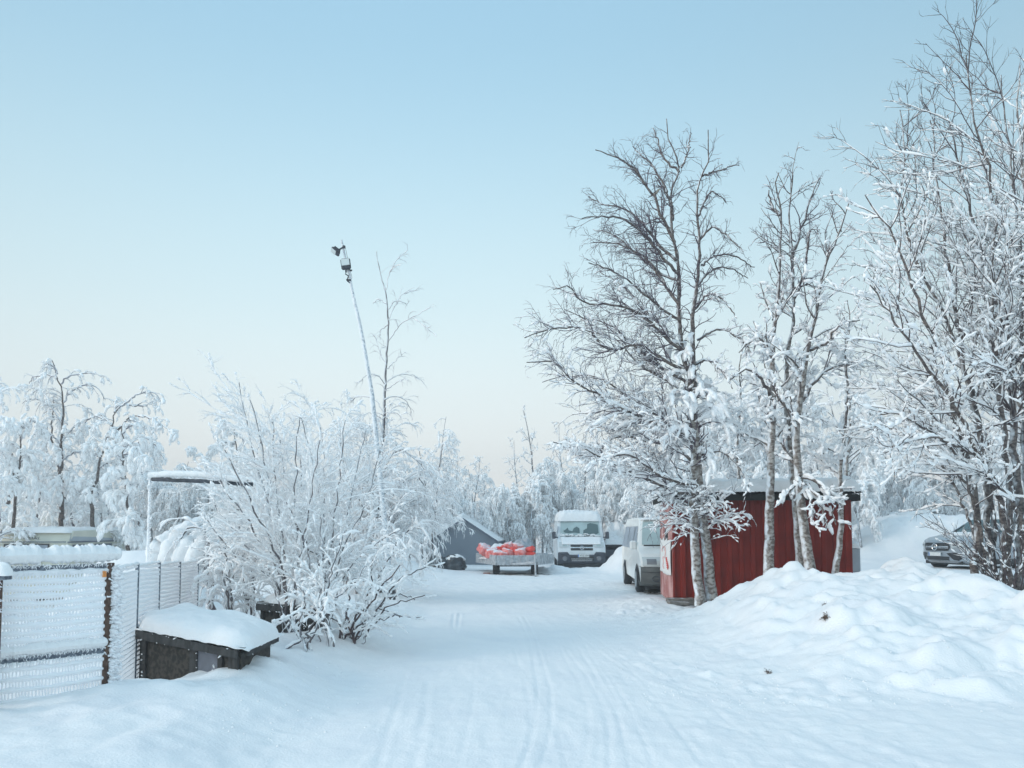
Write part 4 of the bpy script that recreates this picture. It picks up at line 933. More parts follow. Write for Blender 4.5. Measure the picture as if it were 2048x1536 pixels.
for sx in (-1, 1):
    def sw(y0, y1, y2, y3, z0=1.13, z1=1.72, nm='side_window', mt=M['glass_grey']):
        m = MB(); t0, t1 = tumb2(1, z0) * .95 + .006, tumb2(1, z1) * .95 + .006
        m.add([(sx * t0, y0, z0), (sx * t0, y1, z0), (sx * t1, y2, z1), (sx * t1, y3, z1)], [(0, 1, 2, 3)]); return m.build(nm, mt, ta)
    sw(.98, 1.95, 1.95, 1.52); sw(2.05, 3.3, 3.3, 2.05); sw(3.4, 4.7, 4.6, 3.4)
    m = MB(); m.box((sx * 1.04, 1.02, 1.22), (.18, .12, .24), bev=.04); m.tube([(sx * .93, 1.05, 1.13), (sx * 1.02, 1.03, 1.15)], .03, 6); m.build('mirror', M['cream_white'], ta)
    # wheel arch, dark crescent on the flank
    for yc in (.98, 3.95):
        m = MB(); arc = [(yc + .42 * math.cos(a), .32 + .42 * math.sin(a)) for a in [math.pi * k / 14 for k in range(15)]]
        m.add([(sx * .958, y, z) for y, z in arc], [tuple(range(15))]); m.build('wheel_arch', M['black'], ta)
        wheel(ta, sx * .87, yc, .335, .215, side=sx)
    m = MB(); m.grid(skin(prof2, 1.90, sx * .48, sx * .955, .70, .93, .03, tumb2, bow2, 6, 5)); hl = m.build('headlight', M['lens'], ta)
    m = MB(); m.grid(skin(prof2, 1.90, sx * .60, sx * .85, .74, .88, .040, tumb2, bow2, 3, 3)); m.build('reflector', M['lens_dark'], hl)
rows = [[(u * .965, y + .17 * abs(u) ** 3, z) for u in [-1 + i / 12 for i in range(25)]] for y, z in ((.16, .20), (-.03, .26), (-.09, .40), (-.09, .58), (-.05, .68), (.02, .695))]
rows.append([(x, .62, z) for (x, y, z) in rows[-1]]); rows.insert(0, [(x, .62, z + .12) for (x, y, z) in rows[0]])
m = MB(); m.grid(rows); b2 = m.build('bumper', M['dirty_plastic'], ta, bevel=.01)
for sx in (-1, 1):
    m = MB()
    for k in range(18):
        a = k * math.pi / 9; c_ = (k + 1) * math.pi / 9; m.tube([(sx * .60 + .09 * math.cos(a), -.06, .40 + .065 * math.sin(a)), (sx * .60 + .09 * math.cos(c_), -.06, .40 + .065 * math.sin(c_))], .01, 5, caps=False)
    m.build('fog_lamp_surround', M['plastic'], b2)
m = MB(); m.box((0, -.08, .52), (1.0, .02, .10)); m.box((0, -.04, .80), (.9, .03, .12)); m.build('grille', M['black'], ta)
m = MB(); m.tube([(-.95, -.0, .57), (-.6, -.085, .56), (.6, -.085, .56), (.95, 0, .57)], .008, 5); m.build('bumper_seam', M['black'], b2)
m = MB(); m.box((-.93, 4.4, .35), (.03, .25, .36), bev=.01); m.build('mud_flap', M['plastic'], ta)
snow_slab('snow_cover', [(-.76, 1.45, 1.90), (.76, 1.45, 1.90), (.76, 4.8, 1.93), (-.76, 4.8, 1.93)], .055, ta, 25, 30, 40, edge=.2, rough=.015)
m = MB(); m.box((0, 2.4, .22), (1.6, 4.2, .2)); m.build('underbody', M['black'], ta)

# --- silver car on the right, three quarters
CYd = 26.2; cq = P(1878, 1060, CYd); zc = gz(14.2, 26.5)
ca = empty('parked_car', (13.45, 25.5, .36), R(-75), 'silver car with a snowy bonnet parked behind the snow mound and the right-hand trees', 'car')
def tumb3(y, z): return (1 if z < .95 else 1 - .26 * ((z - .95) / .7)) * (.985 if z > .4 else .95)
def bow3(y, z, u): return (.34 * abs(u) ** 2.6 * max(0, 1 - y / 1.2) if y < 1.2 else 0)
prof3 = [(.22, .22), (.06, .30), (.02, .55), (.02, .80), (.10, .93), (.35, 1.02), (.9, 1.10), (1.32, 1.14), (2.05, 1.58), (2.3, 1.645), (3.2, 1.66), (4.0, 1.60), (4.45, 1.15), (4.6, .9), (4.58, .35)]
shell('body', prof3, 1.83, ca, M['silver'], tumb3, bow3, 24, bevel=.035)
def sk3(u0, u1, z0, z1, off, n=8, k=4, top=None): return skin(prof3, 1.83, u0, u1, z0, z1, off, tumb3, bow3, n, k, top)
m = MB(); m.grid(sk3(-.90, .90, 1.18, 1.60, .018, 12, 6)); m.build('windscreen', M['glass'], ca, smooth=True)
m = MB()
rows = []
for i in range(9):
    t = i / 8; z = .60 + .25 * t; hw = .50 + .06 * math.sin(t * math.pi)
    rows.append(sk3(-hw, hw, z, z + .001, .022, 12, 1)[0])
m.grid(rows); g3 = m.build('grille', M['black'], ca)
m = MB(); m.grid(sk3(-.52, .52, .705, .745, .032, 10, 2)); m.grid(sk3(-.52, .52, .675, .69, .030, 10, 2)); m.build('grille_bar', M['chrome'], g3)
m = MB(); yb = -.035
for k in range(24):
    a = k * math.pi / 12; c_ = (k + 1) * math.pi / 12; m.tube([(.10 * math.cos(a), yb, .725 + .10 * math.sin(a)), (.10 * math.cos(c_), yb, .725 + .10 * math.sin(c_))], .012, 6, caps=False)
for a in (90, 210, 330):
    m.tube([(0, yb - .005, .725), (.095 * math.cos(R(a)), yb, .725 + .095 * math.sin(R(a)))], .016, 5, r1=.005)
m.build('emblem', M['chrome'], g3)
for sx in (-1, 1):
    m = MB(); r_ = []
    for i in range(5):
        t = i / 4; u0 = .60; r_.append([skin(prof3, 1.83, sx * u, sx * u, zz_, zz_ + .001, .024, tumb3, bow3, 1, 1)[0][0] for u, zz_ in [(u0 + (.93 - u0) * j / 8, (.70 + .035 * j / 8) + (.16 + .0 * j / 8) * t * (1 - .25 * j / 8)) for j in range(9)]])
    m.grid(r_); hl = m.build('headlight', M['lens'], ca)
    m = MB(); m.grid(sk3(sx * .66, sx * .80, .75, .81, .036, 4, 2)); m.build('lamp_unit', M['lens_dark'], hl)
    m = MB(); pts_ = [(.44, .52), (.60, .545), (.78, .55), (.88, .47), (.90, .36), (.80, .30), (.66, .32)]
    vs = [skin(prof3, 1.83, sx * u, sx * u, z, z + .001, .022, tumb3, bow3, 1, 1)[0][0] for u, z in pts_]; m.add(vs, [tuple(range(len(vs)))]); m.build('air_intake', M['black'], ca, recalc=False)
    def sw3(y0, y1, y2, y3, z0=1.10, z1=1.52):
        m = MB(); t0, t1 = tumb3(2, z0) * .915 + .008, tumb3(2, z1) * .915 + .008
        m.add([(sx * t0, y0, z0), (sx * t0, y1, z0), (sx * t1, y2, z1), (sx * t1, y3, z1)], [(0, 1, 2, 3)]); m.build('side_window', M['glass'], ca)
    sw3(1.45, 2.6, 2.6, 2.1); sw3(2.7, 3.6, 3.6, 2.7); sw3(3.7, 4.3, 4.0, 3.7)
    m = MB(); m.box((sx * 1.02, 1.5, 1.12), (.16, .10, .13), bev=.03); m.tube([(sx * .86, 1.55, 1.08), (sx * .98, 1.52, 1.09)], .02, 6); m.build('mirror', M['silver'], ca)
    for yc in (.93, 3.76):
        m = MB(); arc = [(yc + .41 * math.cos(a), .34 + .42 * math.sin(a)) for a in [-.25 + (math.pi + .5) * k / 18 for k in range(19)]]
        xo = .915 if yc > 2 else .905
        m.add([(sx * xo, y, max(z, .2)) for y, z in arc], [tuple(range(19))]); m.build('wheel_arch', M['black'], ca)
        wheel(ca, sx * .83, yc, .35, .22, M['rim_dark'], 10, side=sx)
    m = MB(); m.box((sx * .91, 2.35, .28), (.02, 2.1, .14)); m.build('side_sill', M['black'], ca)
m = MB(); m.grid(sk3(-.52, .52, .28, .42, .02, 10, 3)); m.build('lower_intake', M['black'], ca)
m = MB(); m.grid(sk3(-.75, .75, .245, .275, .03, 10, 2)); m.build('bumper_trim', M['chrome'], ca)
p3 = MB(); p3.box((0, -.03, .50), (.48, .02, .115), bev=.004); p3_ = p3.build('number_plate', M['plate'], ca); m = MB(); m.box((-.22, -.043, .50), (.035, .006, .105)); m.build('blue_band', M['plate_blue'], p3_)
snow_slab('snow_cover', [(-.64, 2.1, 1.58), (.64, 2.1, 1.58), (.64, 4.1, 1.6), (-.64, 4.1, 1.6)], .12, ca, 31, 24, 30, edge=.2)
snow_slab('bonnet_snow', [(-.70, .95, 1.085), (.72, .80, 1.08), (.78, 1.36, 1.15), (-.78, 1.36, 1.15)], .06, ca, 32, 30, 16, edge=.12, rough=.03)
m = MB(); m.tube([(-.62, 1.30, 1.18), (-.62, 1.75, 1.42)], .014, 5); m.tube([(.05, 1.30, 1.18), (.0, 1.75, 1.42)], .014, 5); m.build('wiper', M['black'], ca)
m = MB(); m.box((0, 2.3, .28), (1.5, 4.0, .2)); m.build('underbody', M['black'], ca)

# --- snow-buried car behind the pile
q = P(1232, 1080, 37.0); cr_ = empty('snowed_in_car', (q.x + .35, 37.0, -.1), R(-4), 'car buried in snow standing behind the snow pile right of the white van', 'car')
prof4 = [(.1, .25), (.0, .5), (.03, .8), (.9, .95), (1.6, 1.38), (2.2, 1.45), (3.4, 1.42), (4.1, 1.0), (4.2, .3)]
shell('body', prof4, 1.7, cr_, M['plastic'], lambda y, z: 1 if z < .9 else 1 - .35 * (z - .9), lambda y, z, u: .2 * abs(u) ** 3 if y < 1 else 0, 12, bevel=.03)
m = MB(); m.box((0, .7, .99), (1.66, 1.0, .14), bev=.03); m.build('bonnet_edge', M['black'], cr_)
for sx in (-1, 1):
    m = MB(); m.box((sx * .98, 1.3, 1.22), (.26, .1, .12), bev=.02); m.build('mirror', M['black'], cr_); wheel(cr_, sx * .72, .8, .3, .2, side=sx); wheel(cr_, sx * .72, 3.4, .3, .2, side=sx)
snow_slab('snow_cover', [(-.8, 1.35, 1.35), (.8, 1.35, 1.35), (.75, 3.9, 1.42), (-.75, 3.9, 1.42)], .55, cr_, 33, 24, 30, edge=.5, uneven=.3)
snow_slab('bonnet_snow', [(-.84, .05, 1.05), (.84, .05, 1.05), (.84, 1.5, 1.12), (-.84, 1.5, 1.12)], .26, cr_, 34, 24, 20, edge=.3, uneven=.3)

# --- caravan beyond the fence
cvY = 26.0; ql = P(-4, 1100, cvY); qr = P(131, 1100, cvY); g0 = gz(ql.x, cvY) - .1; W_ = qr.x - ql.x
M['cara'] = mat('cream_caravan_panel', (.66, .65, .55), .5, var=.06, vscale=2); M['cara_side'] = mat('grey_caravan_panel', (.38, .42, .46), .5, var=.06, vscale=2)
zt_ = P(60, 1062, cvY).z - g0
cv = empty('caravan', ((ql.x + qr.x) / 2, cvY, g0), R(3), 'old cream caravan with snow on its roof behind the fence at the left edge', 'caravan')
zw = P(60, 1087, cvY).z - g0
prof5 = [(.05, .45), (.0, .8), (.0, zw), (.12, zw + .08), (.28, zt_ - .12), (.42, zt_), (2.2, zt_ + .04), (4.3, zt_), (4.6, zt_ - .2), (4.7, zw), (4.6, .5)]
shell('body', prof5, W_, cv, M['cara'], lambda y, z: 1 if z < zw + .2 else 1 - .06 * (z - zw - .2) / .5, lambda y, z, u: .08 * abs(u) ** 4, 16, bevel=.03)
m = MB(); m.box((-.15, -.015, zw - .24), (W_ * .62, .03, .40), bev=.02); wf = m.build('front_window', M['glass_grey'], cv)
m = MB()
for z in (zw - .03, zw - .45): m.box((-.15, -.03, z), (W_ * .64, .03, .03))
for sx in (-1, 1): m.box((-.15 + sx * W_ * .315, -.03, zw - .24), (.04, .03, .44))
m.build('window_frame', M['black'], wf)
m = MB(); m.box((0, -.02, zw + .05), (W_ * .98, .05, .03)); m.build('gutter_trim', M['grey_trim'], cv)
m = MB(); m.add([(W_ / 2 + .006, .15, zw + .08), (W_ / 2 + .006, 4.55, zw + .02), (W_ / 2 - .03, 4.35, zt_ - .12), (W_ / 2 - .04, .38, zt_ - .08)], [(0, 1, 2, 3)]); m.build('side_panel', M['cara_side'], cv)
m = MB(); m.box((W_ / 2 + .012, 2.3, zw + .04), (.03, 4.5, .04)); m.box((W_ / 2 + .01, .8, zw - .2), (.02, .8, .3)); m.box((W_ / 2 + .01, 2.6, zw - .2), (.02, 1.3, .3)); m.build('side_trim', M['grey_trim'], cv)
text_obj('CRISTALL', .115, (-.05, .045, zw + .17), (R(75), 0, 0), M['ink'], cv, 'lettering', ext=.006, shear=.35, sx=1.05)
snow_slab('snow_cover', [(-W_ / 2 + .04, .18, zt_ - .06), (W_ / 2 - .04, .18, zt_ - .06), (W_ / 2 - .04, 4.6, zt_ - .02), (-W_ / 2 + .04, 4.6, zt_ - .02)], .17, cv, 41, 50, 40, edge=.3, uneven=.1)
for sx in (-1, 1): wheel(cv, sx * (W_ / 2 - .2), 2.4, .33, .2, side=sx)

# ------------------------------------------------------------------ trailer with red bundles
M['galv'] = frosty('galvanised_steel', (.36, .38, .40), (.50, .52, .54), nscale=10, lo=.7, hi=1.0, amount=.05); M['red_plastic'] = mat('red_plastic', (.75, .05, .03), .4, var=.1); M['pink_film'] = frosty('frosted_pink_film', (.80, .18, .16), (.82, .34, .33), nscale=12, lo=.5, hi=1.1, amount=.05)
tY = 28.6
def TP(px, py, dy=0): return P(px, py, tY + dy)
to = Vector((TP(1015, 1150).x, tY, 0))
tr = empty('flatbed_trailer', tuple(to), 0, 'galvanised flatbed trailer on two wheels loaded with red bundles and snow', 'trailer')
A = TP(952, 1113, 3.0) - to; B = TP(1000, 1120, 0) - to; Cc = TP(1106, 1120, .3) - to; A.y = 2.4
A = Vector((TP(952, 1113, 2.4).x - to.x, 2.4, .52)); B = Vector((TP(992, 1120).x - to.x, 0, .52)); Cc = Vector((TP(1074, 1116, .2).x - to.x, .2, .52)); D = A + Cc - B + Vector((1.2, .4, 0)); E = Vector((TP(1106, 1120, 1.5).x - to.x, 1.5, .52))
ring_ = [A, B, Cc, E, Vector((E.x - .3, 3.2, .52)), Vector((A.x + .4, 3.4, .52))]
m = MB(); m.add([p for p in ring_] + [p - Vector((0, 0, .06)) for p in ring_], [tuple(range(6)), tuple(range(11, 5, -1))] + [(i, (i + 1) % 6, 6 + (i + 1) % 6, 6 + i) for i in range(6)]); m.build('deck', M['galv'], tr)
for p, q_ in zip(ring_, ring_[1:] + ring_[:1]):
    m = MB(); d = (q_ - p).normalized() * .0; u_ = (q_ - p).normalized(); nrm = Vector((u_.y, -u_.x, 0)) * .015
    a_, b_ = p + u_ * .02, q_ - u_ * .02
    vs = [a_ - nrm, b_ - nrm, b_ + nrm, a_ + nrm]; lo = [v + Vector((0, 0, -.15)) for v in vs]; hi = [v + Vector((0, 0, .20)) for v in vs]
    m.add(lo + hi, [(0, 3, 2, 1), (4, 5, 6, 7), (0, 1, 5, 4), (1, 2, 6, 5), (2, 3, 7, 6), (3, 0, 4, 7)])
    k = 5
    for i in range(1, k): c_ = a_ + (b_ - a_) * i / k + nrm * 1.6; m.box(c_ + Vector((0, 0, .05)), (.04, .04, .28))
    m.build('side_board', M['galv'], tr)
wheel(tr, B.x + .0, .75, .30, .24, side=-1); wheel(tr, Cc.x - .08, .75, .30, .24, side=1)
m = MB(); m.box((B.x * .5 + Cc.x * .5, .75, .34), (1.5, .10, .10)); m.box((B.x * .5 + Cc.x * .5, 1.9, .38), (1.6, .08, .10)); m.tube([(B.x + .2, .1, .5), (.15, .1, .40), (Cc.x - .1, -.6, .47)], .045, 6); m.tube([(B.x + .5, 1.9, .5), (Cc.x - .1, -.6, .46)], .04, 6)
for x in (-.3, -.1, .1): m.tube([(x, .1, .52), (x + .15, .15, .35), (x + .3, .1, .5)], .018, 5)
m.build('drawbar', M['galv'], tr)
m = MB(); m.tube([(Cc.x - .08, -.75, .02), (Cc.x - .10, -.72, .78)], .03, 8); m.tube([(Cc.x - .22, -.7, .74), (Cc.x + .05, -.7, .74)], .012, 6); m.lathe([(.001, -.03), (.06, -.03), (.06, .03), (.001, .03)], (Cc.x - .08, -.75, .06), 'x', 12); m.build('jockey_wheel', M['galv'], tr)
m = MB(); m.box((-.75 + .0, .55, .04), (.26, .12, .08), bev=.01); tag(m.build('wheel_chock', mat('brick_chock', (.33, .16, .12), .8), None, loc=tuple(to)), 'reddish brick wedged under the left wheel of the trailer', 'brick')
rsb = np.random.RandomState(3)
def bundle(px, py, dy, w_, h_, d_, rz, rx, mt, label, seed):
    c_ = TP(px, py, dy); r = np.random.RandomState(seed)
    rows = []; n = 10
    for i in range(n + 1):
        t = math.pi * i / n; rw = []
        for j in range(2 * n + 1):
            p = 2 * math.pi * (j % (2 * n)) / (2 * n); se = lambda v, e: math.copysign(abs(v) ** e, v)
            x, y, z = se(math.sin(t), .45) * se(math.cos(p), .45), se(math.sin(t), .45) * se(math.sin(p), .45), se(math.cos(t), .45)
            k = 1 + .22 * float(fbm(np.array(x * 1.3 + seed), np.array(y * 1.3 + z * 1.9), seed, 3)); rw.append(Vector((x * w_ * .56 * k, y * d_ * .5 * k, z * h_ * .6 * k)))
        rows.append(rw)
    rt = Euler((rx, rz * .4, rz)).to_matrix(); m = MB(); m.grid([[tuple(rt @ v) for v in rw] for rw in rows])
    o = m.build('plastic_bundle', mt, None, smooth=True, loc=(c_.x + .06, c_.y, c_.z + .05)); tag(o, label, 'bundle', 'red plastic bundles on the trailer'); return o
RP, PF = M['red_plastic'], M['pink_film']
for k, a in enumerate([
    (966, 1102, 1.3, .42, .30, .5, .5, .5, PF, 'frosted pink bundle at the left end of the trailer load'),
    (981, 1108, .9, .40, .26, .5, -.3, .2, PF, 'whitish pink bundle second from the left on the trailer'),
    (999, 1102, 1.0, .34, .17, .4, .3, -.2, RP, 'bright red bundle in the middle left of the trailer load'),
    (995, 1112, .45, .42, .24, .4, .2, .3, PF, 'pale pink bundle hanging over the front left board'),
    (1013, 1098, 1.2, .36, .30, .4, -.4, .3, PF, 'highest pink bundle near the middle of the trailer load'),
    (1012, 1109, .5, .34, .26, .4, .7, .1, PF, 'crumpled pink bundle behind the middle of the front board'),
    (1024, 1108, .6, .26, .30, .35, .1, .4, RP, 'narrow red bundle standing upright on the trailer'),
    (1031, 1099, 1.2, .36, .28, .4, .5, .2, PF, 'pink bundle right of the highest one'),
    (1038, 1109, .5, .38, .28, .4, -.3, .2, PF, 'rounded pink bundle near the right of the load'),
    (1053, 1104, .7, .40, .16, .35, -.55, .5, RP, 'long bright red bundle sloping down at the right end'),
    (1057, 1112, .5, .34, .14, .35, -.1, .0, RP, 'flat red bundle lowest at the right end of the load'),
    (1004, 1114, .35, .36, .2, .3, .5, .0, PF, 'low pink bundle pressed against the front board')]): bundle(*a, seed=k + 1)
qs = [Vector((A.x + .15, 1.8, .52)), Vector((Cc.x - .1, 1.5, .52)), Vector((E.x - .6, 3.0, .52)), Vector((A.x + .6, 3.2, .52))]
snow_slab('load_snow', qs, .50, tr, 44, 30, 24, edge=.6, uneven=.12)
lumpy('tarp_bundle', (.62, 2.3, .9), (.35, .4, .38), 13, M['cab'], tr, .3)
snow_slab('deck_snow', [Vector((A.x + .1, 1.6, .56)), B + Vector((.1, .15, .04)), Cc + Vector((-.1, .15, .04)), E + Vector((-.2, 0, .04))], .08, tr, 45, 30, 20, edge=.2)

# ------------------------------------------------------------------ small things
# tit perched in the birch
M['bird_pale'] = mat('pale_feathers', (.55, .52, .42), .9); M['bird_dark'] = mat('dark_feathers', (.02, .02, .028), .8)
def bird():
    b = P(1312, 388, 16.2); o = empty('small_bird', tuple(b), R(-30), 'small black-capped bird perched high in the tall birch', 'bird')
    spine = [(-.20, 0, -.045, .006), (-.13, 0, -.02, .012), (-.08, 0, 0, .028), (-.03, 0, .015, .042), (.02, 0, .035, .042), (.05, 0, .065, .030), (.065, 0, .085, .030), (.085, 0, .092, .024), (.10, 0, .09, .008), (.115, 0, .088, .002)]
    m = MB(); n = 12
    for i, (x, y, z, r) in enumerate(spine):
        for j in range(n): a = j * 2 * math.pi / n; m.v.append((x, math.cos(a) * r * .9, z + math.sin(a) * r))
    for i in range(len(spine) - 1):
        for j in range(n):
            m.f.append((i * n + j, i * n + (j + 1) % n, (i + 1) * n + (j + 1) % n, (i + 1) * n + j)); up = math.sin((j + .5) * 2 * math.pi / n)
            m.m.append(1 if (i < 2 or (up > .1 and i < 4) or (i >= 4 and up > .35) or i >= 8 or (i == 5 and up < -.5)) else 0)
    m.v = [tuple(Vector(v) * .9) for v in m.v]; m.build('body', [M['bird_pale'], M['bird_dark']], o, smooth=True)
    m = MB(); m.tube([(0, .012, -.01), (.005, .014, -.06)], .003, 5); m.tube([(0, -.012, -.01), (.005, -.014, -.06)], .003, 5); m.build('legs', M['bird_dark'], o)
bird()
# dry plants poking out of the mound
M['dry'] = mat('dry_stalk', (.13, .085, .06), .9, var=.3, vscale=9)
def tuft(px, py, Y, label, s, seed, n=60):
    x = P(px, py, Y).x; z = gz(x, Y); r = np.random.RandomState(seed)
    st = r.normal(0, .02 * s, (n, 3)) * (1, 1, .2); dr = r.normal(0, .6, (n, 3)) + (0, -.5, .7); c = grow(r, st, dr, r.uniform(.03, .10, n) * s, np.full(n, .004 * s), 4, .35, (0, 0, -.3), .5)
    t = empty('dry_plant', (x, Y, z), 0, label, 'dry plant'); V, Q = tubes([c], 4); link('stalks', np_mesh('s', V, quads=Q), M['dry'], t)
    V, T = clumps(r, c.nodes[:, -1], r.normal(0, 1, (n, 3)), (.004 * s, .010 * s)); link('seed_heads', np_mesh('s', V, tris=T), M['dry'], t)
def on_ground(px, py, y0=6.0, y1=40):
    Y = y0
    while Y < y1:
        p = P(px, py, Y)
        if p.z <= gz(p.x, Y): return Y
        Y += .03
    return y1
tuft(1650, 1242, on_ground(1650, 1242), 'small brown tuft of dry plant sticking out of the upper snow mound', .8, 1, 60)
tuft(1538, 1347, on_ground(1538, 1347), 'smaller dry brown tuft near the foot of the snow mound', .6, 2, 34)
tuft(1648, 1186 + 20, on_ground(1700, 1190), 'faint pale dry stalks near the top of the snow mound', .5, 3, 14)
# thin stake at the right edge
q = P(2044, 1195, 14.6); m = MB(); m.tube([(0, 0, -.2), (0, 0, .95)], .018, 8); tag(m.build('stake', M['old_wood'], None, loc=(q.x, 14.6, gz(q.x, 14.6))), 'thin dark upright stake in the snow at the right edge', 'stake')
# ------------------------------------------------------------------ traced trees
def zpy(py, Y): return P(1024, py, Y).z
def build_tree(name, base, label, cat, trunks, limbs, twigs, snows, group=None, tm='birch', lm='dark_birch', wm='twig', sides=(10, 5, 3), split=None):
    if split:
        limbs = list(limbs or []) + [Chains(c.nodes[:, split - 1:], c.rad[:, split - 1:]) for c in trunks]; trunks = [Chains(c.nodes[:, :split], c.rad[:, :split]) for c in trunks]
    r = empty(name, tuple(base), 0, label, cat, group)
    V, Q = tubes(trunks, sides[0]); link('trunk', np_mesh('trunk', V, quads=Q), M[tm], r)
    if limbs: V, Q = tubes(limbs, sides[1]); link('limbs', np_mesh('limbs', V, quads=Q), M[lm], r)
    if twigs: V, Q = tubes(twigs, sides[2]); link('twigs', np_mesh('twigs', V, quads=Q), M[wm], r)
    if snows:
        VV, QQ, TT = [], [], []; off = 0
        for s in snows:
            if isinstance(s, Chains): v, q = tubes([s], 5); VV.append(v); QQ.append(q + off)
            else: v, t = s; VV.append(v); TT.append(t + off)
            off += len(v)
        link('snow', np_mesh('snow', np.concatenate(VV), quads=np.concatenate(QQ) if QQ else None, tris=np.concatenate(TT) if TT else None), M['clump'], r)
    return r
def z8(pts, Y0, Y1):   # points of the enlarged crop of the tall birch, depth going from Y0 to Y1
    n = len(pts); return [(1040 + .4427 * x, 220 + .4427 * y, Y0 + (Y1 - Y0) * i / max(1, n - 1)) for i, (x, y) in enumerate(pts)]
# --- tall birch with two stems
rs = np.random.RandomState(101); TYb = 16.25
q = P(1408, 1208, TYb); base = Vector((q.x, TYb, gz(q.x, TYb) - .05)); bz = np.array(base)
tk1 = polychain([(1400, 1212, TYb), (1390, 1100, TYb), (1384, 1000, TYb), (1389, 900, TYb), (1380, 820, TYb)] + z8([(765, 1210), (735, 1100), (722, 900), (715, 720), (710, 650), (690, 540), (685, 360), (720, 280), (700, 200), (665, 110), (662, 40)], TYb, TYb + .4), .115, .010, 46, bz, .010, rs, .7)
tk2 = polychain([(1424, 1202, TYb + .1), (1414, 1100, TYb + .1), (1402, 1000, TYb + .1), (1394, 900, TYb)] + z8([(785, 1210), (780, 1000), (790, 850), (808, 700), (810, 560), (800, 400), (820, 300), (852, 220), (850, 90)], TYb, TYb - .4), .125, .010, 46, bz, .010, rs, .7)
LM = [([(700, 600), (650, 500), (600, 380), (560, 340), (540, 290), (470, 230), (340, 180)], 0, -.6), ([(690, 450), (650, 340), (600, 250), (540, 200), (510, 165)], 0, .8),
      ([(705, 680), (640, 620), (560, 520), (480, 450), (380, 430), (310, 390)], 0, 1.0), ([(715, 740), (640, 660), (560, 560), (460, 490), (370, 480), (280, 490)], 0, -1.2),
      ([(720, 880), (660, 800), (600, 700), (520, 640), (420, 600), (320, 600)], 0, .5), ([(722, 780), (640, 740), (540, 660), (430, 570), (330, 540)], 0, 1.5), ([(725, 950), (640, 900), (540, 810), (420, 730), (310, 690)], 0, -1.4),
      ([(735, 1090), (640, 1010), (540, 920), (430, 880), (300, 870), (220, 800), (150, 810)], 0, -.8), ([(740, 1080), (660, 1000), (560, 900), (470, 800), (360, 730)], 0, 1.5), ([(750, 1180), (650, 1130), (540, 1060), (400, 1080), (300, 990), (150, 990), (20, 1030)], 0, -.6),
      ([(755, 1230), (640, 1160), (520, 1070), (420, 980), (300, 940), (200, 900)], 0, 1.2), ([(780, 1430), (620, 1420), (500, 1370), (370, 1300), (250, 1230), (150, 1140), (30, 1140)], 0, -1.0), ([(770, 1300), (660, 1220), (540, 1150), (440, 1040), (330, 1010)], 0, .9),
      ([(780, 1500), (660, 1400), (520, 1330), (380, 1220), (220, 1200), (100, 1230)], 0, .8), ([(800, 1600), (700, 1530), (560, 1490), (430, 1480), (320, 1560), (200, 1530)], 0, .4), ([(800, 1700), (700, 1680), (600, 1630), (500, 1560), (380, 1580), (300, 1640)], 0, -1.2), ([(780, 1740), (690, 1720), (560, 1660), (420, 1600), (290, 1530), (150, 1500)], 0, -.5),
      ([(800, 1040), (900, 990), (960, 1010), (1020, 1060), (1050, 1110)], 1, -.5), ([(820, 700), (880, 660), (960, 660), (1060, 710)], 1, .5), ([(810, 590), (870, 530), (940, 570), (1010, 640)], 1, -.9), ([(800, 800), (870, 720), (960, 720), (1030, 760)], 1, 1.0),
      ([(820, 300), (880, 280), (940, 260), (990, 250)], 1, .5), ([(730, 260), (760, 180), (770, 100)], 0, .3), ([(805, 480), (850, 380), (890, 380), (930, 420)], 1, .4), ([(720, 280), (650, 220), (620, 130), (600, 80)], 0, .4),
      ([(790, 1150), (850, 1130), (910, 1180), (960, 1260)], 1, -.8), ([(785, 1250), (860, 1270), (930, 1330), (960, 1450)], 1, .3), ([(790, 900), (850, 830), (920, 860), (980, 940)], 1, -1.), ([(690, 500), (680, 420), (640, 340), (610, 300)], 0, -.3), ([(800, 1400), (880, 1350), (960, 1400), (1020, 1500)], 1, .9), ([(820, 1560), (900, 1540), (980, 1600), (1040, 1720)], 1, -1.0)]
limbs = []
for pts, wh, dy in LM:
    y0 = TYb + (.1 if wh else 0); L_ = len(pts); big = .014 + .0034 * L_
    limbs.append(polychain(z8(pts, y0, y0 + dy), big, .010, 22, bz, .012, rs))
limbs = cat_ch(limbs)
# small shoots straight from the stems
sh1 = spawn(rs, cat_ch([tk1, tk2]), 64, (.22, .99), (25, 65), (.05, .12), .3, 8, .22, (-.10, 0, .02), rmin=.008)
l2 = spawn(rs, limbs, 9.0, (.08, .93), (20, 52), (.16, .36), .48, 9, .15, (-.02, 0, .05), density=True, rmin=.006, shape=.5)
l3 = spawn(rs, Chains(np.concatenate([l2.nodes, sh1.nodes[:, :10] if sh1.nodes.shape[1] >= 10 else refine(sh1, 2).nodes[:, :10]]), np.concatenate([l2.rad, refine(sh1, 2).rad[:, :10]])), 8.5, (.12, 1), (18, 55), (.35, .75), .6, 6, .18, (-.05, 0, -.12), density=True, minlen=.2, rmin=.0045, shape=.4)
l4 = spawn(rs, l3, 7.0, (.15, 1), (20, 55), (.4, .85), .7, 4, .22, (0, 0, -.14), density=True, minlen=.12, rmin=.0033, shape=.3, r1f=.6)
zlow = zpy(700, TYb) - bz[2]; zvl = zpy(850, TYb) - bz[2]
zf = lambda p: .10 + .45 * SS(zlow + 1.8, zlow, p[..., 2]) + .75 * SS(zvl + 1.2, zvl + .1, p[..., 2])
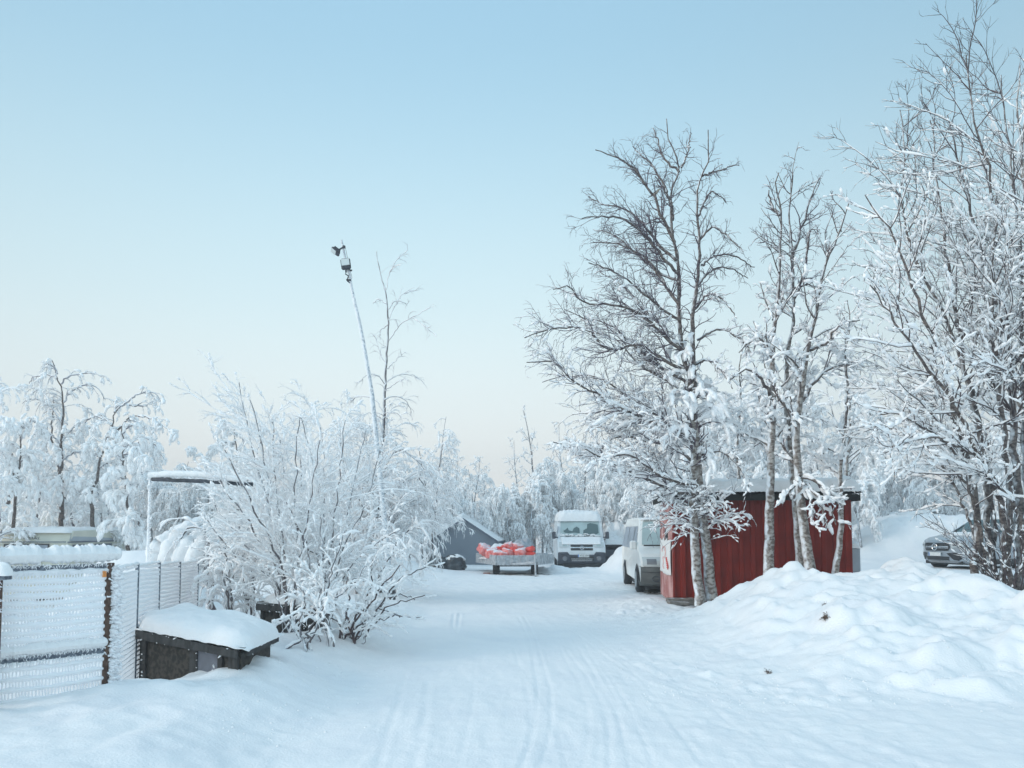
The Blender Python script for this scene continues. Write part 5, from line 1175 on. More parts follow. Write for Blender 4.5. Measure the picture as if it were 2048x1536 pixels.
sn = [snow_on(rs, limbs, .055, .6, 2, .6, zf), snow_on(rs, l2, .050, .5, 2, .6, zf), snow_on(rs, l3, .040, .42, 1, .6, lambda p: zf(p) * 1.0), snow_on(rs, l4, .034, .35, 1, .6, lambda p: zf(p) - .12, keep=.8)]
for s_ in sn: s_.rad = np.maximum(s_.rad, 0)
sn.append(clumps_on(rs, [l2, l3], 4200, (.018, .048), lambda p: np.clip(zf(p) - .16, 0, 1) * .7))
# heavy drooping snow-laden sprays around the lower stems
dl = spawn(rs, cat_ch([Chains(tk1.nodes[:, 14:26], tk1.rad[:, 14:26]), Chains(tk2.nodes[:, 14:26], tk2.rad[:, 14:26])]), 16, (0, 1), (45, 85), (.25, .5), .2, 7, .15, (0, 0, -.45), rmin=.009)
dl2 = spawn(rs, dl, 5, (.2, 1), (20, 60), (.3, .6), .6, 5, .2, (0, 0, -.5), density=True, rmin=.006)
sn += [snow_on(rs, dl, .075, .75, 2, .5, wr=.9), snow_on(rs, dl2, .06, .7, 2, .5, wr=.9), clumps_on(rs, [dl, dl2], 900, (.03, .07))]
ck = Chains(tk1.nodes[:, 3:11], tk1.rad[:, 3:11]); ck2 = Chains(tk2.nodes[:, 4:11], tk2.rad[:, 4:11])
dk = spawn(rs, cat_ch([Chains(tk1.nodes[:, 5:11], tk1.rad[:, 5:11]), Chains(tk2.nodes[:, 5:11], tk2.rad[:, 5:11])]), 34, (.1, 1), (35, 85), (.55, 1.4), .12, 8, .17, (-.05, -.15, -.12), rmin=.008)
dk2 = spawn(rs, dk, 9, (.2, 1), (20, 60), (.3, .6), .6, 5, .25, (0, 0, -.2), density=True, rmin=.006)
sn += [snow_on(rs, dk, .04, .6, 2, .5), snow_on(rs, dk2, .034, .5, 2, .5), clumps_on(rs, [dk, dk2], 260, (.015, .035))]
build_tree('birch_tree', base, 'tallest birch with twin pale stems in front of the left half of the red shed', 'tree', [tk1, tk2], [limbs], [sh1, l2, l3, l4, dl, dl2, dk, dk2], sn, split=18)

# --- middle birches
def mid_birch(name, pts, r0, label, seed, Y, lev=(20, 7, 8), side=1., tall=None, lims=()):
    rs = np.random.RandomState(seed); q = P(pts[0][0], pts[0][1], Y); base = Vector((q.x, Y, gz(q.x, Y) - .1)); bz = np.array(base)
    pp = [(pts[0][0], pts[0][1] + 30, Y)] + [(a, b, Y + .12 * math.sin(i)) for i, (a, b) in enumerate(pts)]
    tk = polychain(pp, r0 * .9, .012, 44, bz, .006, rs, .75)
    L = [spawn(rs, tk, lev[0], (.30, .97), (25, 65), (.12, .26), .42, 10, .14, (.0, 0, .08), rmin=.012, shape=.55)]
    for lp in lims: L.append(Chains(*[getattr(polychain([(a, b, Y + c_) for a, b, c_ in lp], .04, .012, 11, bz, .02, rs), k) for k in ('nodes', 'rad')]))
    l1 = cat_ch(L)
    l2 = spawn(rs, l1, lev[1] * 1.4, (.15, 1), (20, 60), (.25, .5), .55, 7, .17, (0, 0, .0), density=True, rmin=.008)
    l3 = spawn(rs, l2, lev[2] * 1.5, (.15, 1), (20, 60), (.35, .65), .62, 5, .2, (0, 0, -.14), density=True, minlen=.12, rmin=.0042, shape=.4)
    l4 = spawn(rs, l3, 6.5, (.2, 1), (20, 55), (.4, .8), .7, 3, .3, (0, 0, -.2), density=True, minlen=.10, rmin=.0042, r1f=.6)
    zl = zpy(640, Y) - bz[2]; zf = lambda p: .22 + .5 * SS(zl + 2, zl - .5, p[..., 2]) + .4 * SS(zl, zl - 2.5, p[..., 2])
    sn = [snow_on(rs, l1, .07, .65, 2, .5, zf), snow_on(rs, l2, .055, .5, 2, .5, zf), snow_on(rs, l3, .042, .42, 1, .5, zf), snow_on(rs, l4, .034, .35, 1, .5, zf, keep=.5), clumps_on(rs, [l1, l2, l3], 1500, (.02, .055), lambda p: np.clip(zf(p) - .25, 0, 1) * .7)]
    return build_tree(name, base, label, 'tree', [tk], [l1], [l2, l3, l4], sn, split=26)
mid_birch('birch_tree', [(1537, 1150), (1540, 1000), (1542, 900), (1546, 800), (1545, 700), (1558, 574), (1560, 503), (1563, 441), (1560, 410), (1551, 366), (1558, 345)], .13, 'leftmost of the birches rising out of the snow mound, with a straight pale stem', 201, 15.9, (24, 4.5, 5.0),
          lims=([(1546, 730, 0), (1530, 690, 0), (1500, 685, -.2), (1478, 705, -.3)], [(1545, 800, 0), (1525, 760, -.2), (1490, 740, -.3), (1460, 760, -.3)], [(1547, 640, 0), (1575, 600, .1), (1600, 570, .3), (1640, 575, .4)], [(1560, 430, 0), (1543, 410, .1), (1538, 380, .1)]))
mid_birch('birch_tree', [(1622, 1150), (1608, 1060), (1598, 960), (1592, 880), (1600, 800), (1615, 698), (1633, 627), (1640, 574), (1655, 520), (1669, 490), (1690, 430), (1700, 400)], .135, 'crooked birch in the middle of the mound whose stem bends right towards its top', 202, 15.7, (22, 4.5, 5.0),
          lims=([(1615, 700, 0), (1650, 690, -.2), (1680, 650, -.3), (1720, 640, -.3)], [(1608, 965, 0), (1632, 985, -.4), (1645, 1020, -.6), (1650, 1060, -.6)], [(1605, 955, 0), (1640, 965, -.3), (1665, 1000, -.5), (1672, 1050, -.6)], [(1600, 950, 0), (1580, 980, -.3), (1560, 1005, -.4)], [(1605, 970, 0), (1622, 1000, -.5), (1625, 1050, -.7)], [(1600, 800, 0), (1640, 750, .1), (1690, 730, .3), (1730, 735, .4)]))
mid_birch('birch_tree', [(1600, 1140), (1590, 1000), (1580, 900), (1572, 800), (1576, 707), (1587, 636), (1584, 503), (1578, 432), (1584, 370), (1586, 350)], .10, 'darker birch stem just left of the crooked one, forking from the same snow', 203, 16.1, (20, 4.5, 5.0),
          lims=([(1584, 520, 0), (1610, 440, .2), (1625, 380, .3), (1640, 355, .3)], [(1586, 600, 0), (1610, 540, -.2), (1615, 470, -.3), (1640, 460, -.3)]))
mid_birch('birch_tree', [(1670, 1145), (1680, 1080), (1682, 1000), (1680, 930), (1690, 860), (1695, 780), (1690, 700), (1700, 640)], .085, 'slender birch at the right corner of the red shed', 204, 15.9, (14, 4.5, 5.0))

# --- big multi-stemmed tree on the right
rs = np.random.RandomState(301); TC = 14.4
q = P(2005, 1190, TC); base = Vector((q.x, TC, gz(q.x, TC) - .1)); bz = np.array(base)
def T_(pts, y0, y1): n = len(pts); return [(a, b, y0 + (y1 - y0) * i / (n - 1)) for i, (a, b) in enumerate(pts)]
stems = [([(2046, 1215), (2040, 1050), (2032, 923), (2025, 808), (2012, 693), (1994, 613), (1978, 540), (1964, 500), (1945, 430), (1929, 360), (1913, 300), (1895, 230)], .12, .3),
         ([(1975, 1200), (1950, 1157), (1954, 1047), (1945, 958), (1923, 879), (1905, 810), (1888, 746), (1870, 684), (1843, 631), (1820, 567), (1796, 488), (1770, 440), (1730, 390)], .10, -.8),
         ([(2030, 1220), (2010, 1100), (2003, 994), (1967, 932), (1930, 850), (1890, 780), (1840, 720), (1790, 640), (1740, 570)], .10, -1.6),
         ([(1985, 1200), (1975, 1040), (1965, 900), (1940, 780), (1915, 650), (1895, 540), (1880, 400), (1868, 330), (1872, 280), (1860, 240)], .09, .8),
         ([(2000, 1200), (2020, 1047), (2012, 900), (2000, 780), (1985, 660), (1985, 540), (1990, 430), (1975, 330), (1955, 270), (1940, 180), (1932, 110)], .09, -.5),
         ([(2035, 1220), (2055, 1050), (2050, 850), (2045, 700), (2040, 560), (2035, 430), (2020, 320), (2008, 220), (2002, 150)], .09, .6),
         ([(1980, 1200), (1960, 1060), (1930, 960), (1905, 900), (1860, 860), (1800, 830), (1740, 830)], .05, -1.2),
         ([(1975, 1200), (1945, 1060), (1900, 960), (1850, 890), (1790, 860), (1730, 850)], .045, .9),
         ([(2030, 1210), (2048, 1056), (1995, 965), (1935, 900), (1880, 880), (1820, 880), (1770, 905)], .07, -2.0),
         ([(2050, 1100), (2070, 900), (2075, 600), (2060, 370), (2052, 200)], .11, -.3),
         ([(1990, 1200), (1985, 1000), (1955, 830), (1925, 720), (1880, 610), (1830, 520), (1800, 400), (1810, 300), (1800, 220)], .07, 1.2)]
SC = [polychain(T_(p, TC, TC + d), r, .012, 34, bz, .02, rs, .8) for p, r, d in stems]; stm = cat_ch(SC); stm.rad = stm.rad * .8
l1 = spawn(rs, stm, 24, (.34, .98), (25, 62), (.15, .38), .40, 10, .12, (-.16, 0, .08), rmin=.012, shape=.55)
l2 = spawn(rs, l1, 5.5, (.15, 1), (22, 55), (.28, .55), .58, 7, .14, (-.02, 0, .12), density=True, rmin=.0065)
l3 = spawn(rs, l2, 6.0, (.15, 1), (22, 58), (.35, .75), .65, 5, .14, (0, 0, .08), density=True, minlen=.15, rmin=.0042, shape=.4)
zt1 = zpy(250, TC) - bz[2]; zf = lambda p: np.clip(.08 + .9 * SS(zt1 + 1.5, zt1 - 3.0, p[..., 2]), 0, 1.0)
sn = [snow_on(rs, stm, .07, .5, 2, .5, zf), snow_on(rs, l1, .062, .6, 2, .5, zf), snow_on(rs, l2, .048, .5, 2, .5, zf), snow_on(rs, l3, .036, .4, 2, .5, zf, keep=.6), clumps_on(rs, [l1, l2], 3200, (.014, .036), lambda p: zf(p) ** 2 * .8, elong=(1, 3.2))]
build_tree('snowy_tree', base, 'big many-stemmed tree loaded with snow clumps at the right edge', 'tree', [stm], [l1], [l2, l3], sn, tm='dark_birch', lm='twig_snowy', wm='twig_snowy', sides=(8, 4, 3))
# low shoots fanning out around its foot
rs = np.random.RandomState(302); q = P(2012, 1205, 14.0); base = Vector((q.x, 14.0, gz(q.x, 14.0) - .05)); bz = np.array(base)
st_ = []
for (tx, ty, dy) in ((1840, 1030, -.8), (1850, 1045, .6), (1900, 1080, -.5), (1925, 1060, .3), (1925, 1180, -.6), (1960, 1040, .2), (1980, 1010, -.4), (1990, 960, .3), (2005, 1000, -.6), (2030, 1000, .2), (2045, 1060, -.4), (1950, 1100, -.9), (1940, 1000, .7), (2020, 1080, .8), (1970, 1090, .1)):
    sxx = 2012 + rs.uniform(-22, 28); st_.append(polychain([(sxx, 1210, 14), ((sxx + tx) / 2 + 12, (1205 + ty) / 2 + (-18 if tx < 1900 else 8), 14 + dy * .5), (tx, ty, 14 + dy)], .013, .005, 14, bz, .008, rs))
stm = cat_ch(st_); l2 = spawn(rs, stm, 5, (.25, 1), (20, 50), (.2, .4), .6, 6, .14, (-.03, 0, .15), density=True, rmin=.006); l3 = spawn(rs, l2, 4, (.2, 1), (25, 55), (.3, .6), .7, 4, .15, (0, 0, .1), density=True, rmin=.005)
sn = [snow_on(rs, stm, .022, .4, 2, .5), snow_on(rs, l2, .02, .4, 2, .5), clumps_on(rs, [stm, l2], 200, (.010, .028))]
build_tree('sapling_cluster', base, 'cluster of thin bare shoots fanning left at the foot of the big right-hand tree', 'shrub', [stm], [], [l2, l3], sn, tm='twig_snowy', wm='twig_snowy', sides=(5, 4, 3))
# far right tree, mostly outside the frame
rs = np.random.RandomState(303); Y = 17.5; q = P(2120, 1150, Y); base = Vector((q.x, Y, gz(q.x, Y) - .1)); bz = np.array(base)
stems = [polychain(T_(p, Y, Y + d), .11, .012, 30, bz, .02, rs, .8) for p, d in (([(2120, 1160), (2110, 900), (2080, 600), (2050, 380), (2035, 230), (2040, 130)], -.5), ([(2125, 1160), (2140, 900), (2120, 650), (2070, 470), (2045, 300), (2055, 180)], .7), ([(2110, 1160), (2060, 900), (2000, 720), (1950, 600), (1920, 520)], .5))]
stm = cat_ch(stems); l1 = spawn(rs, stm, 16, (.25, .98), (25, 60), (.14, .30), .42, 10, .14, (-.04, 0, .06), rmin=.012); l2 = spawn(rs, l1, 4, (.15, 1), (22, 55), (.3, .55), .58, 7, .14, (0, 0, .05), density=True, rmin=.008); l3 = spawn(rs, l2, 4, (.15, 1), (22, 58), (.35, .7), .65, 4, .16, (0, 0, 0), density=True, rmin=.006)
sn = [snow_on(rs, l1, .08, .7, 2, .5), snow_on(rs, l2, .055, .5, 2, .5), snow_on(rs, l3, .04, .45, 1, .5, keep=.6), clumps_on(rs, [l1, l2], 500, (.02, .04), elong=(1, 3))]
build_tree('snowy_tree', base, 'second snow-loaded tree behind, cut off by the top right corner', 'tree', [stm], [l1], [l2, l3], sn, lm='twig_snowy', wm='twig_snowy', sides=(8, 4, 3))

mid_birch('birch_tree', [(1478, 1110), (1480, 1000), (1474, 900), (1482, 800), (1478, 740), (1486, 690)], .09, 'small snowy birch behind the shed between the tall birch and the straight pale stem', 206, 22.5, (22, 4.5, 5.0))
mid_birch('birch_tree', [(1690, 1080), (1692, 950), (1700, 820), (1690, 720), (1700, 650), (1694, 600)], .10, 'snowy birch behind the right end of the shed roof', 207, 23.5, (22, 4.5, 5.0))
# ------------------------------------------------------------------ frosted bushes left of the road
M['rime_twig'] = frosty('rimed_twig', (.40, .37, .38), (.8, .8, .81), nscale=6, lo=-.75, hi=-.1, snow=(.95, .955, .96))
def bush(name, bpx, Y, stems, label, seed, den=(4, 5), thick=1., spiky=0., droop=.1, dark=.25, drift=(0, 0, 0), hang=0, r0=.018, cat='bush', l1n=6.0, stemx=18, ztop=None):
    rs = np.random.RandomState(seed); q = P(bpx, 1200, Y); base = Vector((q.x, Y, gz(q.x, Y) - .06)); bz = np.array(base); zb = CY
    st_ = []
    for s in stems:
        st_.append(polychain([(bpx + rs.uniform(-stemx, stemx), 1060 + (H - base.z - .0) * F / Y, Y + rs.uniform(-.15, .15))] + [(a, b, Y + c_) for a, b, c_ in s], r0 * rs.uniform(.8, 1.2), .007, 20, bz, .015, rs))
    stm = cat_ch(st_)
    dv = np.array(drift)
    l1 = spawn(rs, stm, l1n, (.15, 1), (18, 50), (.22, .5), .6, 8, .12, dv + (0, 0, .05 - droop), density=True, rmin=.008)
    l2 = spawn(rs, l1, den[0] * 1.5, (.12, 1), (20, 50), (.3, .6), .65, 6, .12, dv + (0, 0, -droop), density=True, minlen=.15, rmin=.006)
    l3 = spawn(rs, l2, den[1] * 2.1, (.1, 1), (20, 55), (.35, .8), .75, 4, .14, dv + (0, 0, -droop * 2), density=True, minlen=.10, rmin=.005, r1f=.8)
    for c, k in ((l1, .8), (l2, .8), (l3, .85)): c.rad = c.rad * k * thick
    r = empty(name, tuple(base), 0, label, cat)
    V, Q = tubes([stm], 6); link('stems', np_mesh('stems', V, quads=Q), M['twig_snowy' if dark > .55 else 'far_bark'], r)
    V, Q = tubes([l1, l2], 4); link('branches', np_mesh('branches', V, quads=Q), M['rime_twig'], r)
    V, Q = tubes([l3], 3); link('rimed_twigs', np_mesh('rimed_twigs', V, quads=Q), M['rime'], r)
    VV, QQ, TT = [], [], []; off = 0
    for s in (snow_on(rs, stm, .035 * thick, .5, 2, .4), snow_on(rs, l1, .028 * thick, .6, 2, .4), snow_on(rs, l2, .019 * thick, .45, 2, .4)):
        v, q_ = tubes([s], 5); VV.append(v); QQ.append(q_ + off); off += len(v)
    if hang:
        h = spawn(rs, l1, 2.2, (.1, 1), (50, 90), (.35, .6), .6, 5, .08, (0, 0, -1.2), density=True, rmin=.01, lenabs=hang); h.rad = np.maximum(h.rad, .012) * rs.uniform(.7, 1.8, (len(h.nodes), 1)) * thick
        h.rad[:, -1] *= .3; v, q_ = tubes([h], 5); VV.append(v); QQ.append(q_ + off); off += len(v)
    v, t = clumps_on(rs, [l1, l2], int(260 * len(stems)), (.008, .022)); VV.append(v); TT.append(t + off)
    link('snow', np_mesh('snow', np.concatenate(VV), quads=np.concatenate(QQ), tris=np.concatenate(TT)), M['clump'], r)
    return r
bush('frosted_bush', 575, 10.6, [[(560, 1100, 0), (520, 960, .2), (478, 765, .4)], [(570, 1100, -.2), (540, 960, 0), (500, 800, .2)], [(560, 1080, .3), (550, 950, .5), (545, 840, .6)], [(560, 1150, -.3), (500, 1050, -.5), (440, 960, -.6)], [(590, 1100, .2), (590, 960, .3), (600, 830, .3)], [(540, 1150, .2), (480, 1080, .3), (430, 1010, .4)],
      [(560, 1130, -.5), (510, 1020, -.8), (460, 920, -1)], [(600, 1120, -.3), (620, 1000, -.4), (640, 880, -.4)], [(545, 1160, 0), (470, 1110, -.1), (415, 1040, -.1)], [(585, 1130, .6), (570, 1000, .9), (560, 880, 1.1)]],
     'tall spiky frosted bush with thin twigs reaching left and up, right of the mesh fence', 401, (5.6, 6), .9, droop=.06, drift=(-.10, 0, .05), dark=.5)
bush('frosted_bush', 655, 11.2, [[(650, 1120, 0), (640, 980, .2), (600, 830, .3)], [(660, 1100, -.3), (680, 950, -.4), (690, 840, -.4)], [(680, 1120, 0), (730, 1000, .1), (760, 900, .1)], [(640, 1120, .4), (650, 980, .8), (640, 850, 1)], [(690, 1150, -.5), (760, 1080, -.8), (800, 1060, -.9)], [(640, 1140, -.5), (600, 1060, -.8), (570, 1000, -.9)], [(670, 1120, .4), (710, 960, .6), (730, 860, .7)]],
     'dense white frosted bush in the middle of the thicket beside the road', 402, (5.6, 6), 1.0, droop=.16, dark=.5, hang=.25)
bush('frosted_bush', 500, 12.0, [[(490, 1100, 0), (460, 1020, .1), (420, 970, .2)], [(500, 1100, -.2), (480, 980, -.3), (450, 900, -.4)], [(505, 1090, .2), (510, 960, .4), (520, 860, .5)], [(490, 1120, .3), (440, 1060, .5), (405, 1060, .6)], [(510, 1120, 0), (540, 1010, 0), (560, 900, .2)], [(480, 1130, -.4), (440, 1090, -.6), (420, 1100, -.7)]],
     'pale frosted bush at the left of the thicket behind the mesh fence end', 409, (4.4, 5), 1.1, droop=.15, dark=.2, hang=.2, drift=(-.08, 0, 0))
bush('frosted_bush', 700, 17.9, [[(700, 1100, 0), (690, 960, .1), (680, 860, .2)], [(705, 1100, -.2), (740, 980, -.3), (790, 900, -.4)], [(710, 1110, .2), (770, 1030, .4), (830, 1000, .5)], [(690, 1110, .3), (640, 1000, .5), (620, 900, .6)], [(715, 1120, -.4), (790, 1070, -.6), (840, 1090, -.7)], [(700, 1100, .5), (720, 980, .7), (730, 840, .9)], [(690, 1130, -.5), (660, 1080, -.7), (650, 1050, -.7)]],
     'thick white bush at the right of the thicket in front of the floodlight pole', 410, (3.6, 4), 1.5, droop=.2, dark=.2, hang=.3)
bush('frosted_bush', 640, 9.9, [[(640, 1200, 0), (620, 1120, .1), (600, 1060, .1)], [(650, 1200, -.1), (670, 1120, -.2), (690, 1060, -.2)], [(630, 1210, .1), (580, 1150, .2), (550, 1110, .2)], [(660, 1210, .1), (720, 1150, .2), (750, 1120, .2)], [(645, 1200, .2), (645, 1100, .3), (640, 1030, .4)]],
     'snow-plastered bush low in the middle front of the thicket', 411, (4.6, 5), 1.1, droop=.18, dark=.2, r0=.016, stemx=40, hang=.2)
bush('frosted_birch', 775, 18.6, [[(770, 1080, 0), (790, 980, .1), (845, 960, .2), (872, 1040, .2)], [(765, 1080, -.2), (760, 960, -.3), (800, 900, -.4), (850, 940, -.5)], [(770, 1100, .3), (800, 1020, .5), (850, 1010, .6), (875, 1090, .6)], [(760, 1080, 0), (740, 960, 0), (730, 860, 0)], [(765, 1100, -.4), (720, 1000, -.6), (680, 960, -.7), (660, 1020, -.7)], [(765, 1080, .5), (770, 940, .8), (760, 850, 1.)], [(775, 1120, -.6), (815, 1060, -1), (850, 1060, -1.1), (862, 1110, -1.1)]],
     'weeping white birch bowed down under frost at the right of the thicket', 403, (3.5, 4), 1.7, droop=.4, hang=.55, r0=.04, cat='tree')
bush('frosted_bush', 700, 10.5, [[(690, 1230, 0), (660, 1180, .1), (640, 1150, .1)], [(715, 1240, -.2), (760, 1180, -.3), (800, 1130, -.4)], [(710, 1240, .1), (740, 1180, .2), (745, 1120, .2)], [(730, 1250, 0), (790, 1210, -.1), (850, 1190, -.2)], [(690, 1240, .2), (700, 1180, .3), (690, 1120, .3)], [(720, 1250, .3), (770, 1220, .4), (800, 1235, .4)], [(735, 1245, .3), (800, 1160, .4), (870, 1130, .5)], [(680, 1250, -.2), (650, 1220, -.3), (620, 1180, -.3)], [(735, 1245, .5), (790, 1190, .7), (830, 1200, .8)], [(745, 1250, .1), (800, 1230, .1), (850, 1240, .1)], [(725, 1240, .6), (760, 1150, .8), (790, 1100, .9)]],
     'low dark-twigged frosted shrub at the road edge, thin twigs arching right', 404, (3.2, 3.2), .62, droop=.03, drift=(.08, 0, .0), dark=.6, r0=.016, stemx=30)
bush('frosted_bush', 600, 9.5, [[(600, 1240, 0), (610, 1200, 0), (590, 1160, 0)], [(580, 1250, .1), (560, 1210, .1), (550, 1180, .1)], [(620, 1250, -.1), (640, 1210, -.2), (650, 1170, -.2)], [(630, 1260, .1), (650, 1230, .1), (680, 1210, .2)]],
     'small snow-plastered bush between the kennel and the road', 405, (5, 5), 1.2, droop=.2, r0=.018, dark=.5, stemx=34, hang=.14)
bush('frosted_bush', 455, 10.9, [[(455, 1160, 0), (450, 1100, 0), (455, 1085, 0), (430, 1130, 0)], [(465, 1160, .1), (480, 1110, .1), (500, 1120, .2), (510, 1180, .2)], [(450, 1170, -.2), (430, 1120, -.2), (415, 1150, -.2)], [(460, 1160, .3), (460, 1110, .4), (480, 1140, .5)], [(455, 1170, -.3), (470, 1120, -.4), (490, 1160, -.5)]],
     'drooping snow-laden shrub right behind the kennel roof', 406, (5, 5), 1.5, droop=.5, hang=.3, r0=.02)
# bowed bundle of branches smothered in snow behind the mesh fence
bush('bowed_birch', 420, 13.2, [[(400, 1100, 0), (370, 1060, 0), (330, 1085, 0), (305, 1120, 0)], [(410, 1090, .2), (385, 1050, .2), (350, 1070, .2), (325, 1120, .2)], [(415, 1085, -.2), (395, 1050, -.2), (365, 1070, -.2), (345, 1125, -.2)], [(420, 1090, .4), (410, 1060, .4), (385, 1080, .4), (370, 1120, .4)]],
     'birch bowed to the ground in thick rounded rolls of snow behind the mesh fence', 407, (3, 3), 1.5, droop=.5, hang=.2, r0=.05, cat='tree')
rs = np.random.RandomState(408); q0 = P(365, 1130, 13.0); o = empty('snow_heap', (q0.x, 13.0, gz(q0.x, 13.0)), 0, 'rounded lobes of snow piled on bent branches behind the mesh fence', 'snow heap'); ob = Vector(o.location)
cs = []
for (a, b, c_, d_) in (((306, 1140), (310, 1100), (345, 1070), (390, 1048)), ((330, 1142), (336, 1098), (366, 1062), (405, 1040)), ((352, 1142), (365, 1104), (392, 1075), (415, 1055)), ((320, 1142), (330, 1120), (356, 1095), (395, 1075)), ((378, 1140), (392, 1100), (412, 1080), (430, 1070))):
    ch = polychain([(*a, 13.0), (*b, 13.0), (*c_, 13.2), (*d_, 13.5)], .16, .09, 26, ob, .01, rs); ch.rad = ch.rad * (1 + .3 * noise2(np.linspace(0, 7, 26), np.full(26, a[0] * .1), 3))[None] * (1 - .8 * np.linspace(1, 0, 26) ** 8)[None]; cs.append(ch)
V, Q = tubes([cat_ch(cs)], 10); link('lobes', np_mesh('lobes', V, quads=Q), M['snow'], o)

# ------------------------------------------------------------------ slim birch behind the pole
rs = np.random.RandomState(501); Y = 19.0; q = P(766, 1130, Y); base = Vector((q.x, Y, gz(q.x, Y) - .1)); bz = np.array(base)
def z5(pts, d): n = len(pts); return [(600 + .2993 * x, 440 + .2995 * y, Y + d * i / (n - 1)) for i, (x, y) in enumerate(pts)]
tk = polychain([(766, 1160, Y), (764, 1000, Y)] + z5([(555, 1450), (565, 1200), (572, 1000), (580, 850), (590, 700), (580, 560), (570, 470), (540, 370), (512, 210)], .3), .078, .007, 44, bz, .008, rs, .75)
lims = [([(572, 470), (590, 380), (630, 290), (720, 200)], .3), ([(592, 805), (680, 690), (750, 650), (860, 590)], -.4), ([(750, 650), (820, 700), (910, 780)], -.5), ([(590, 670), (640, 560), (700, 490), (800, 465)], .4), ([(575, 970), (530, 870), (500, 760)], .3), ([(590, 600), (640, 540), (720, 560)], .2),
        ([(572, 1100), (620, 1050), (740, 1030), (820, 1080)], .5), ([(565, 1095), (520, 1040), (460, 1030), (390, 1090)], -.4), ([(568, 1140), (640, 1090), (700, 1060)], -.5), ([(562, 1200), (640, 1180), (720, 1220), (750, 1340)], .4), ([(555, 1280), (500, 1200), (400, 1180), (300, 1230)], .3), ([(556, 1330), (470, 1290), (380, 1320)], -.4), ([(560, 1290), (640, 1290), (720, 1340)], -.6), ([(575, 1000), (640, 940), (690, 890)], .2), ([(585, 700), (540, 740), (535, 800)], .1), ([(578, 560), (530, 530), (490, 560)], .2), ([(555, 1450), (480, 1400), (350, 1400), (280, 1450)], .6), ([(557, 1440), (640, 1420), (720, 1450)], .6)]
l1 = cat_ch([polychain(z5(p, d), .012, .005, 16, bz, .01, rs) for p, d in lims])
l2 = spawn(rs, l1, 7, (.2, 1), (20, 50), (.22, .42), .55, 7, .12, (.02, 0, -.12), density=True, rmin=.0065); l3 = spawn(rs, l2, 8, (.15, 1), (20, 50), (.4, .8), .65, 5, .12, (.02, 0, -.3), density=True, rmin=.0052, minlen=.18)
l2b = spawn(rs, tk, 14, (.25, .95), (40, 75), (.05, .1), .3, 6, .15, (0, 0, -.15), rmin=.006)
sn = [snow_on(rs, l1, .03, .4, 2, .5), snow_on(rs, l2, .022, .3, 1, .5)]
build_tree('slim_birch', base, 'slim tall birch standing just right of the leaning floodlight pole', 'tree', [tk], [l1], [l2, l3, l2b], sn, tm='far_bark', lm='far_twig', wm='far_twig', sides=(8, 4, 3))
# ------------------------------------------------------------------ frosted forest behind
M['far_rime'] = mat('forest_rime', (.955, .96, .965), .9, spec=.05, var=.03, vscale=1.2); M['far_snow'] = mat('forest_snow', (.965, .968, .97), .9, spec=.05)
def proto(seed, Hh=8., spread=.26, droop=.35, weep=.6, dens=1., thick=1., lean=0., fork=0, dark=1.):
    rs = np.random.RandomState(seed)
    tk = grow(rs, np.zeros((1, 3)), np.array([[lean, 0, 1.]]), np.array([Hh * .97]), np.array([.10]), 14, .05, (0, 0, .0), .12)
    T = [tk]
    if fork: T.append(spawn(rs, tk, fork, (.25, .5), (14, 28), (.6, .75), .7, 14, .05, (0, 0, .03), shape=.2))
    if fork: tk = cat_ch(T)
    n1 = int(30 * dens) if not fork else int(19 * dens)
    l1 = spawn(rs, tk, n1, (.22, .98), (35, 62), (spread * .7, spread * 1.25), .42, 9, .10, (0, 0, -droop), rmin=.018, shape=.55)
    l2 = spawn(rs, l1, 6.5 * dens, (.2, 1), (25, 60), (.3, .55), .6, 6, .14, (0, 0, -weep * .6), density=True, rmin=.009, minlen=.25)
    l3 = spawn(rs, l2, 9.0 * dens, (.1, 1), (25, 65), (.4, .8), .7, 4, .12, (0, 0, -weep), density=True, rmin=.008, minlen=.25, r1f=.7)
    l3.rad = l3.rad * rs.uniform(.8, 1.6, (len(l3.nodes), 1)) * thick
    out = {}
    V, Q = tubes([tk], 7); out['trunk'] = (np_mesh('trunk', V, quads=Q), M['far_bark'])
    V, Q = tubes([l1, l2], 4, .006); out['limbs'] = (np_mesh('limbs', V, quads=Q), M['far_twig'])
    V, Q = tubes([l3], 3); out['crown'] = (np_mesh('crown', V, quads=Q), M['far_rime'])
    VV, QQ, TT = [], [], []; off = 0
    for s in (snow_on(rs, l1, .08 * thick, .8, 2, .4), snow_on(rs, l2, .06 * thick, .6, 2, .3), snow_on(rs, l3, .045 * thick, .5, 1, .3, keep=.5)):
        v, q_ = tubes([s], 5); VV.append(v); QQ.append(q_ + off); off += len(v)
    v, t = clumps_on(rs, [l1, l2, l3], int(1300 * dens * thick), (.025, .075)); VV.append(v); TT.append(t + off)
    out['snow'] = (np_mesh('snow', np.concatenate(VV), quads=np.concatenate(QQ), tris=np.concatenate(TT)), M['far_snow'])
    for me, mt in out.values(): me.materials.append(mt)
    return out, Hh
PR = dict(
    a=proto(601, 8, .30, .30, .7, .95, .8), b=proto(602, 8, .34, .38, .8, .9, .9, fork=2), c=proto(603, 8, .26, .45, 1.0, 1.15, 1.3), d=proto(604, 8, .30, .55, 1.3, 1.25, 1.7),
    e=proto(605, 8, .22, .15, .3, .9, .55), f=proto(606, 6, .42, .7, 1.6, 1.35, 2.1, fork=1), g=proto(607, 8, .16, -.05, .0, 1.0, .35))
fr = np.random.RandomState(77)
